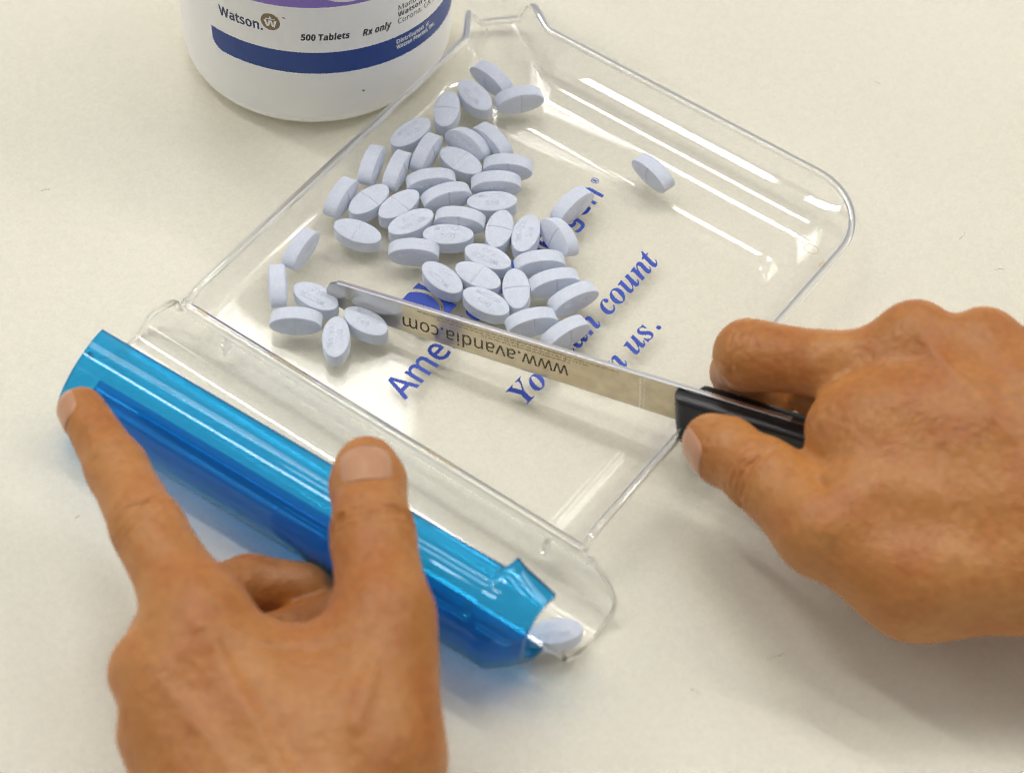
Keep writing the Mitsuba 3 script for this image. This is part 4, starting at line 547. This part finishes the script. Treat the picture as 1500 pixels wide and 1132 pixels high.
# the address runs upside down, from the handle towards the tip
wt = letters('www.avandia.com', 'regular', 0.0050, 0, 0, 0.0565)
wt = affinity.affine_transform(wt, [1, 0, 0, -1, 0.0365, -0.0050])
scene['counting_knife__lettering'] = mikit.ply(upright(sheet(wt, on_blade, 0.00004)), 'blade_ink')
rb = np.random.default_rng(3); bars = []
for r, (x0, x1) in enumerate(((0.020, 0.086), (0.030, 0.080), (0.036, 0.066))):
    x = x0
    while x < x1:
        w = rb.uniform(0.0005, 0.0022); bars.append(box(x, -0.00145 - r * 0.00105, x + w, -0.00105 - r * 0.00105)); x += w + rb.uniform(0.0003, 0.0006)
bars.append(box(0.0375, -0.0036, 0.0535, -0.0009).difference(box(0.0378, -0.0034, 0.0532, -0.0011)))
scene['counting_knife__small_print'] = mikit.ply(upright(sheet(unary_union(bars), on_blade, 0.00004)), 'blade_ink_pale')
labels['counting_knife__small_print'] = {'label': 'rows of worn, unreadable small brown print above the address'}
bl = unary_union([box(0.0130, -KW0 * 0.98, 0.0133, -0.0008), box(0.0118, -KW0 * 0.98, 0.0119, -0.0008)])
scene['counting_knife__groove'] = mikit.ply(upright(sheet(bl, on_blade, 0.00006)), 'spine_mat')
def scale_mesh(side):
    outline = [(0.001 - (side < 0) * 0.006, -0.0009), (0.0005, -0.0100), (-0.0005, -0.0175), (-0.0022, -0.0192), (-0.0045, -0.0185), (-0.009, -0.0150), (-0.016, -0.0128), (-0.030, -0.0122), (-0.055, -0.0128), (-0.085, -0.0135),
               (-0.098, -0.0110), (-0.101, -0.0060), (-0.098, -0.0020), (-0.085, -0.0011), (-0.050, -0.0008), (-0.015, -0.0008)]
    p = Polygon(outline).buffer(0.0004, 4)
    P = np.array(affinity.scale(p, 1, 1).exterior.segmentize(0.0015).coords)[:-1]
    c = np.array([-0.045, -0.0065]); loops = []
    for k, h in ((1.0, 0.0), (1.0, 0.0014), (0.985, 0.0024), (0.95, 0.0034), (0.88, 0.0042), (0.74, 0.0048)):
        q = np.stack([c[0] + (P[:, 0] - c[0]) * (1 - (1 - k) * 0.25), c[1] + (P[:, 1] - c[1]) * k, np.full(len(P), 0.00058 + h) * side], 1)
        loops.append(q)
    v, f = loft(loops); n = len(P); a, b = len(v), len(v) + 1
    v = np.vstack([v, [[c[0], c[1], 0.00058 * side]], [[c[0], c[1], 0.0052 * side]]]); j = np.arange(n); last = (len(loops) - 1) * n
    f = np.vstack([f, np.stack([np.full(n, a), (j + 1) % n, j], 1), np.stack([np.full(n, b), last + j, last + (j + 1) % n], 1)])
    m = trimesh.Trimesh(knife(v), f, process=False); m.fix_normals(); return m
scene['counting_knife__handle_scale'] = mikit.ply(scale_mesh(1), 'handle_mat', smooth=40)
scene['counting_knife__handle_scale_001'] = mikit.ply(scale_mesh(-1), 'handle_mat', smooth=40)
labels['counting_knife'] = {'label': 'steel counting knife with printed blade and black handle, held over the tray', 'category': 'knife'}

# ------------------------------------------------------------------ the hands
UP = np.array([0, 0.79, 0.61]); SEE = np.array([0, -0.61, 0.79]); RT = np.array([1.0, 0, 0])    # up, towards the viewer and right of someone looking down at the counter
def cone_sdf(P, a, b, ra, rb):
    a, b = np.asarray(a), np.asarray(b); ab = b - a
    t = np.clip(((P - a) @ ab) / max(ab @ ab, 1e-12), 0, 1)
    d = P - a - t[..., None] * ab
    return np.sqrt((d * d).sum(-1)) - (ra + (rb - ra) * t)

def smin(a, b, k):
    h = np.clip(0.5 + 0.5 * (b - a) / k, 0, 1)
    return b + (a - b) * h - k * h * (1 - h)

def chain(P, pts, k=0.004):
    """Round cones through [(x, y, z), radius] joints, blended where they meet."""
    d = None
    for (a, ra), (b, rb_) in zip(pts[:-1], pts[1:]):
        e = cone_sdf(P, a, b, ra / 1000, rb_ / 1000)
        d = e if d is None else smin(d, e, k)
    return d

def surface_nets(fn, lo, hi, h):
    """A closed mesh of fn = 0 on a grid of step h."""
    lo, hi = np.asarray(lo), np.asarray(hi)
    n = np.ceil((hi - lo) / h).astype(int) + 1
    g = [lo[i] + h * np.arange(n[i]) for i in range(3)]
    F = np.empty(n, np.float32)
    for i0 in range(0, n[0], 16):
        X = np.stack(np.meshgrid(g[0][i0:i0 + 16], g[1], g[2], indexing='ij'), -1)
        F[i0:i0 + 16] = fn(X)
    s = F < 0
    cells = tuple(m - 1 for m in n)
    cnt, acc = np.zeros(cells, np.float32), np.zeros((*cells, 3), np.float32)
    corners = [(a, b, c) for a in (0, 1) for b in (0, 1) for c in (0, 1)]
    view = lambda A_, o: A_[o[0]:o[0] + cells[0], o[1]:o[1] + cells[1], o[2]:o[2] + cells[2]]
    for p in corners:
        for ax in range(3):
            if p[ax] == 0:
                q = list(p); q[ax] = 1
                fa, fb = view(F, p), view(F, q)
                cross = (fa < 0) != (fb < 0)
                t = np.where(cross, fa / np.where(cross, fa - fb, 1), 0)
                cnt += cross
                for k in range(3):
                    acc[..., k] += cross * (p[k] + (t if k == ax else 0))
    act = cnt > 0
    ids = -np.ones(cells, int); ids[act] = np.arange(act.sum())
    idx = np.argwhere(act)
    V = lo + h * (idx + acc[act] / cnt[act][:, None])
    quads = []
    for ax in range(3):
        b, c = (ax + 1) % 3, (ax + 2) % 3
        sl0, sl1 = [slice(1, -1)] * 3, [slice(1, -1)] * 3
        sl0[ax] = slice(0, -1); sl1[ax] = slice(1, None)
        s0, s1 = s[tuple(sl0)], s[tuple(sl1)]
        e = np.argwhere(s0 != s1)
        off = np.ones(3, int); off[ax] = 0
        e2 = e + off
        d1, d2 = np.zeros(3, int), np.zeros(3, int); d1[b] = 1; d2[c] = 1
        q = np.stack([ids[tuple((e2 - d1 - d2).T)], ids[tuple((e2 - d2).T)], ids[tuple(e2.T)], ids[tuple((e2 - d1).T)]], 1)
        fl = s1[tuple(e.T)]
        q[fl] = q[fl][:, ::-1]
        quads.append(q)
    q = np.vstack(quads); q = q[(q >= 0).all(1)]
    f = np.vstack([q[:, [0, 1, 2]], q[:, [0, 2, 3]]])
    m = trimesh.Trimesh(V, f, process=False)
    if m.volume < 0: m.invert()
    return m

def creases(V, N, items):
    """Grooves over a joint: (joint, along, dorsal, reach, [(offset, depth)], width), all mm; arcs that bow a little."""
    D = np.zeros(len(V))
    for J, along, dorsal, reach, offs, w in items:
        J, a, d = np.asarray(J), np.asarray(along, float), np.asarray(dorsal, float)
        a = a / np.linalg.norm(a); d = d - a * (d @ a); d /= np.linalg.norm(d); c = np.cross(a, d)
        q = V - J
        s, across, up_ = q @ a * 1000, q @ c * 1000, q @ d * 1000
        side = np.clip((N @ d + 0.1) / 0.5, 0, 1) * np.clip(1.6 - np.linalg.norm(q, axis=1) * 1000 / reach, 0, 1)
        wob = (meshkit.noise(V * 420.0, 5) - 0.5) * 1.1
        for o, dep in offs:
            D -= dep / 1000 * np.exp(-((s - o - wob + 0.018 * across ** 2 * np.sign(o + 1e-6)) / w) ** 2) * side
    return D

def build_hand(fn, lo, hi, wrinkles, bumps, ridges=(), step=0.0011):
    m = surface_nets(fn, lo, hi, step)
    trimesh.smoothing.filter_taubin(m, iterations=6)
    m = m.subdivide()
    trimesh.smoothing.filter_taubin(m, iterations=4)
    V, N = np.array(m.vertices), np.array(m.vertex_normals)
    D = creases(V, N, wrinkles)
    for p, r, hgt in bumps:
        D += hgt / 1000 * np.exp(-(np.linalg.norm(V - np.asarray(p), axis=1) * 1000 / r) ** 2)
    for p, q, r, hgt in ridges:
        p, q = np.asarray(p), np.asarray(q); pq = q - p
        t = np.clip(((V - p) @ pq) / (pq @ pq), 0, 1)
        dd = np.linalg.norm(V - p - t[:, None] * pq, axis=1) * 1000
        D += hgt / 1000 * np.exp(-(dd / r) ** 2) * np.clip(N @ SEE * 2 + 0.6, 0, 1)
    D += (meshkit.fbm(V * 110.0, 3, 2) - 0.5) * 0.0005 + (meshkit.fbm(V * 420.0, 2, 4) - 0.5) * 0.0002
    m.vertices = V + N * D[:, None]
    return m

def nail(fn, root, along, dorsal, length, width, lift=0.0003):
    """A nail plate laid on the finger: a rounded patch dropped along -dorsal onto the skin and thickened."""
    root, a, d = np.asarray(root), np.asarray(along, float), np.asarray(dorsal, float)
    a = a / np.linalg.norm(a); d = d - a * (d @ a); d /= np.linalg.norm(d); c = np.cross(d, a)
    nu, nr = 48, 9
    th = np.linspace(0, 2 * math.pi, nu, endpoint=False); e = 0.62
    ox = width / 2 * np.sign(np.cos(th)) * np.abs(np.cos(th)) ** e; oy = length / 2 * np.sign(np.sin(th)) * np.abs(np.sin(th)) ** e + length / 2
    tops = []
    for k in np.linspace(1, 0.1, nr):
        P = root + (ox * k)[:, None] / 1000 * c + ((oy - length / 2) * k + length / 2)[:, None] / 1000 * a + d * 0.014
        for _ in range(40):
            P = P - d * np.clip(fn(P), -0.001, 0.004)[:, None] * 0.8
        tops.append(P + d * (lift + 0.00022 * (1 - k ** 6)))
    lower = [tops[0] - d * 0.0007]
    v, f = loft(lower + tops)
    last = nr * nu; b = len(v)
    v = np.vstack([v, tops[-1].mean(0)[None]]); j = np.arange(nu)
    f = np.vstack([f, np.stack([np.full(nu, b), last + j, last + (j + 1) % nu], 1)])
    m = trimesh.Trimesh(v, f, process=False)
    if (m.face_normals[-nu:] @ d).mean() < 0: m.invert()
    return m

# the left hand: index finger along the end of the blue cover, thumb on its top, the others curled below
LI = [((-0.1224, -0.0398, 0.0410), 6.7), ((-0.1097, -0.0629, 0.0440), 8.5), ((-0.0982, -0.0869, 0.0490), 9.9), ((-0.0826, -0.1151, 0.0500), 12.2)]
LT = [((-0.0405, -0.0618, 0.0440), 8.6), ((-0.0398, -0.0683, 0.0450), 10.0), ((-0.0375, -0.0892, 0.0500), 11.0), ((-0.0336, -0.1151, 0.0500), 13.0), ((-0.0404, -0.1483, 0.0420), 16.5)]
LM = [((-0.0926, -0.1282, 0.0440), 12.0), ((-0.0931, -0.0905, 0.0180), 9.5), ((-0.0749, -0.0779, 0.0086), 8.3), ((-0.0581, -0.0790, 0.0082), 7.8)]
LR = [((-0.0898, -0.1417, 0.0380), 11.5), ((-0.0791, -0.1066, 0.0170), 9.2), ((-0.0594, -0.0956, 0.0100), 8.2), ((-0.0445, -0.0867, 0.0084), 7.8)]
WRL = (-0.0498, -0.1994, 0.0340)
def left_hand(P):
    d = chain(P, LI, 0.003)
    palm = cone_sdf(P, LI[3][0], WRL, 0.0122, 0.020)
    palm = smin(palm, cone_sdf(P, LM[0][0], WRL, 0.0125, 0.022), 0.012)
    palm = smin(palm, cone_sdf(P, LR[0][0], WRL, 0.012, 0.021), 0.012)
    palm = smin(palm, cone_sdf(P, (-0.0815, -0.1557, 0.0300), WRL, 0.011, 0.020), 0.010)
    palm = smin(palm, cone_sdf(P, (-0.0748, -0.1294, 0.0460), (-0.0340, -0.1282, 0.0440), 0.0125, 0.0135), 0.012)
    palm = smin(palm, cone_sdf(P, (-0.0614, -0.1475, 0.0440), (-0.0333, -0.1532, 0.0400), 0.0145, 0.016), 0.014)
    d = smin(d, palm, 0.008)
    d = smin(d, chain(P, LT, 0.004), 0.009)
    d = smin(d, cone_sdf(P, LT[4][0], WRL, 0.0165, 0.022), 0.014)
    d = smin(d, chain(P, LM, 0.003), 0.004)
    d = smin(d, chain(P, LR, 0.003), 0.0035)
    return d
fI = np.array(LI[0][0]) - np.array(LI[1][0]); fT = np.array(LT[0][0]) - np.array(LT[2][0])
IDX = -0.92 * RT + 0.32 * SEE + 0.2 * UP            # the way the back of the left index finger faces
wr = [(LI[1][0], fI, SEE - 0.4 * RT, 9, [(-2.0, .35), (0.2, .6), (2.2, .4)], 0.7), (LI[2][0], np.array(LI[1][0]) - np.array(LI[2][0]), SEE - 0.5 * RT, 12, [(-5.2, .6), (-2.8, .9), (-.4, 1.1), (2.0, 1.0), (4.6, .7)], 0.8),
      (LT[2][0], fT, SEE, 14, [(-5.5, .5), (-2.9, .9), (-.5, 1.25), (1.9, 1.1), (4.4, .8), (7.0, .5)], 0.8)]
bp = [((-0.0910, -0.1359, 0.0580), 9, 1.8), ((-0.0887, -0.1485, 0.0500), 9, 1.5), ((-0.0800, -0.1227, 0.0620), 9, 1.2), ((-0.1015, -0.1383, 0.0420), 6, -2.6), ((-0.0961, -0.1181, 0.0480), 6, -1.8), ((-0.0333, -0.1229, 0.0640), 10, .8)]
rg = [((-0.0786, -0.1270, 0.0640), (-0.0537, -0.1718, 0.0600), 2.6, .8), ((-0.0883, -0.1407, 0.0600), (-0.0585, -0.1782, 0.0580), 2.6, .7), ((-0.0328, -0.1290, 0.0640), (-0.0392, -0.1537, 0.0620), 2.4, 1.0), ((-0.0705, -0.1319, 0.0620), (-0.0560, -0.1604, 0.0600), 4, -.7), ((-0.0452, -0.1339, 0.0620), (-0.0476, -0.1604, 0.0600), 6, -.9), ((-0.0830, -0.1389, 0.0620), (-0.0606, -0.1699, 0.0600), 4, -.6), ((-0.0647, -0.1307, 0.0600), (-0.0368, -0.1286, 0.0600), 2.0, -.5), ((-0.0464, -0.1487, 0.0600), (-0.0719, -0.1526, 0.0600), 1.2, .35), ((-0.0719, -0.1526, 0.0600), (-0.0763, -0.1650, 0.0580), 1.2, .35)]
lo, hi = np.array([-0.175, -0.300, -0.004]), np.array([0.012, 0.012, 0.085])
scene['left_hand__skin'] = mikit.ply(build_hand(left_hand, lo, hi, wr, bp, rg), 'skin_mat', smooth=True)
scene['left_hand__thumb_nail'] = mikit.ply(nail(left_hand, (-0.0392, -0.0761, 0.0560), fT, SEE + 0.05 * RT, 14.0, 14.0), 'nail_mat', smooth=True)
scene['left_hand__index_nail'] = mikit.ply(nail(left_hand, np.array(LI[0][0]) - fI / np.linalg.norm(fI) * 0.006, fI, IDX, 11.0, 10.5), 'nail_mat', smooth=True)
labels['left_hand'] = {'label': "person's left hand steadying the blue cover between thumb and index finger", 'category': 'hand'}

# the right hand: round the black handle, its back towards the viewer
RI = [((0.1149, -0.0267, 0.0520), 11.6), ((0.0898, -0.0272, 0.0460), 9.4), ((0.0694, -0.0161, 0.0360), 10.2), ((0.0683, -0.0099, 0.0200), 8.6), ((0.0760, -0.0139, 0.0100), 8.0)]
RM = [((0.1337, -0.0287, 0.0520), 11.8), ((0.1096, -0.0196, 0.0340), 10.2), ((0.0924, -0.0092, 0.0140), 9.0), ((0.0966, -0.0186, 0.0060), 8.0)]
RTH = [((0.0568, -0.0435, 0.0310), 7.8), ((0.0608, -0.0476, 0.0320), 9.4), ((0.0711, -0.0596, 0.0360), 10.4), ((0.0854, -0.0801, 0.0400), 12.8), ((0.1109, -0.0932, 0.0360), 14.5)]
WRR = (0.1806, -0.0891, 0.0400)
def right_hand(P):
    d = chain(P, RI, 0.003)
    palm = cone_sdf(P, RI[0][0], WRR, 0.0122, 0.022)
    palm = smin(palm, cone_sdf(P, RM[0][0], WRR, 0.0122, 0.022), 0.010)
    palm = smin(palm, cone_sdf(P, (0.1521, -0.0289, 0.0460), WRR, 0.012, 0.022), 0.010)
    palm = smin(palm, cone_sdf(P, (0.1051, -0.0498, 0.0480), (0.1547, -0.0531, 0.0460), 0.0150, 0.0200), 0.012)
    palm = smin(palm, cone_sdf(P, (0.0998, -0.0735, 0.0420), (0.1520, -0.0781, 0.0420), 0.0160, 0.0220), 0.012)
    palm = smin(palm, cone_sdf(P, (0.0937, -0.0497, 0.0440), (0.1269, -0.0593, 0.0480), 0.0115, 0.0160), 0.010)
    d = smin(d, palm, 0.006)
    d = smin(d, chain(P, RM, 0.003), 0.004)
    t = smin(chain(P, RTH, 0.004), cone_sdf(P, RTH[4][0], WRR, 0.0155, 0.022), 0.012)
    return smin(d, t, 0.005)
fR = np.array(RTH[0][0]) - np.array(RTH[2][0])
NR = -0.55 * UP - 0.35 * RT + 0.75 * SEE
wr = [(RTH[2][0], fR, SEE - 0.5 * UP, 13, [(-4.8, .5), (-2.4, .85), (0, 1.1), (2.4, .9), (4.8, .5)], 0.8), (RI[2][0], np.array(RI[2][0]) - np.array(RI[1][0]), SEE + 0.5 * UP, 10, [(-4, .4), (-1.5, .6), (1, .5)], 0.9),
      (RI[0][0], np.array(RI[0][0]) - np.array(RI[1][0]), SEE, 11, [(-4, .25), (-1.4, .35), (1.2, .35), (4, .25)], 1.0)]
bp = [((0.1134, -0.0232, 0.0600), 9, 1.8), ((0.1334, -0.0257, 0.0600), 8, 1.8), ((0.1250, -0.0214, 0.0560), 5.5, -3.0), ((0.0989, -0.0198, 0.0540), 8, -1.6), ((0.1438, -0.0228, 0.0540), 5, -1.5)]
rg = [((0.1135, -0.0308, 0.0640), (0.1344, -0.0678, 0.0660), 2.6, .9), ((0.1324, -0.0321, 0.0640), (0.1448, -0.0586, 0.0660), 2.6, .9), ((0.1238, -0.0317, 0.0620), (0.1397, -0.0571, 0.0640), 4, -1.2), ((0.0816, -0.0650, 0.0520), (0.0873, -0.0809, 0.0520), 1.8, -1.6), ((0.1018, -0.0461, 0.0620), (0.1181, -0.0844, 0.0640), 6, -.8), ((0.0854, -0.0883, 0.0520), (0.1058, -0.0860, 0.0600), 3, .7), ((0.0943, -0.0734, 0.0580), (0.1051, -0.0957, 0.0580), 6, -.6), ((0.1077, -0.0586, 0.0660), (0.1257, -0.0946, 0.0660), 1.3, .4), ((0.1187, -0.0769, 0.0660), (0.1348, -0.0791, 0.0660), 1.3, .4)]
lo, hi = np.array([0.045, -0.16, -0.004]), np.array([0.24, 0.06, 0.085])
scene['right_hand__skin'] = mikit.ply(build_hand(right_hand, lo, hi, wr, bp, rg), 'skin_mat', smooth=True)
scene['right_hand__thumb_nail'] = mikit.ply(nail(right_hand, np.array(RTH[0][0]) - fR / np.linalg.norm(fR) * 0.0065, fR, NR, 12.0, 11.5), 'nail_mat', smooth=True)
labels['right_hand'] = {'label': "person's right hand gripping the black knife handle", 'category': 'hand'}
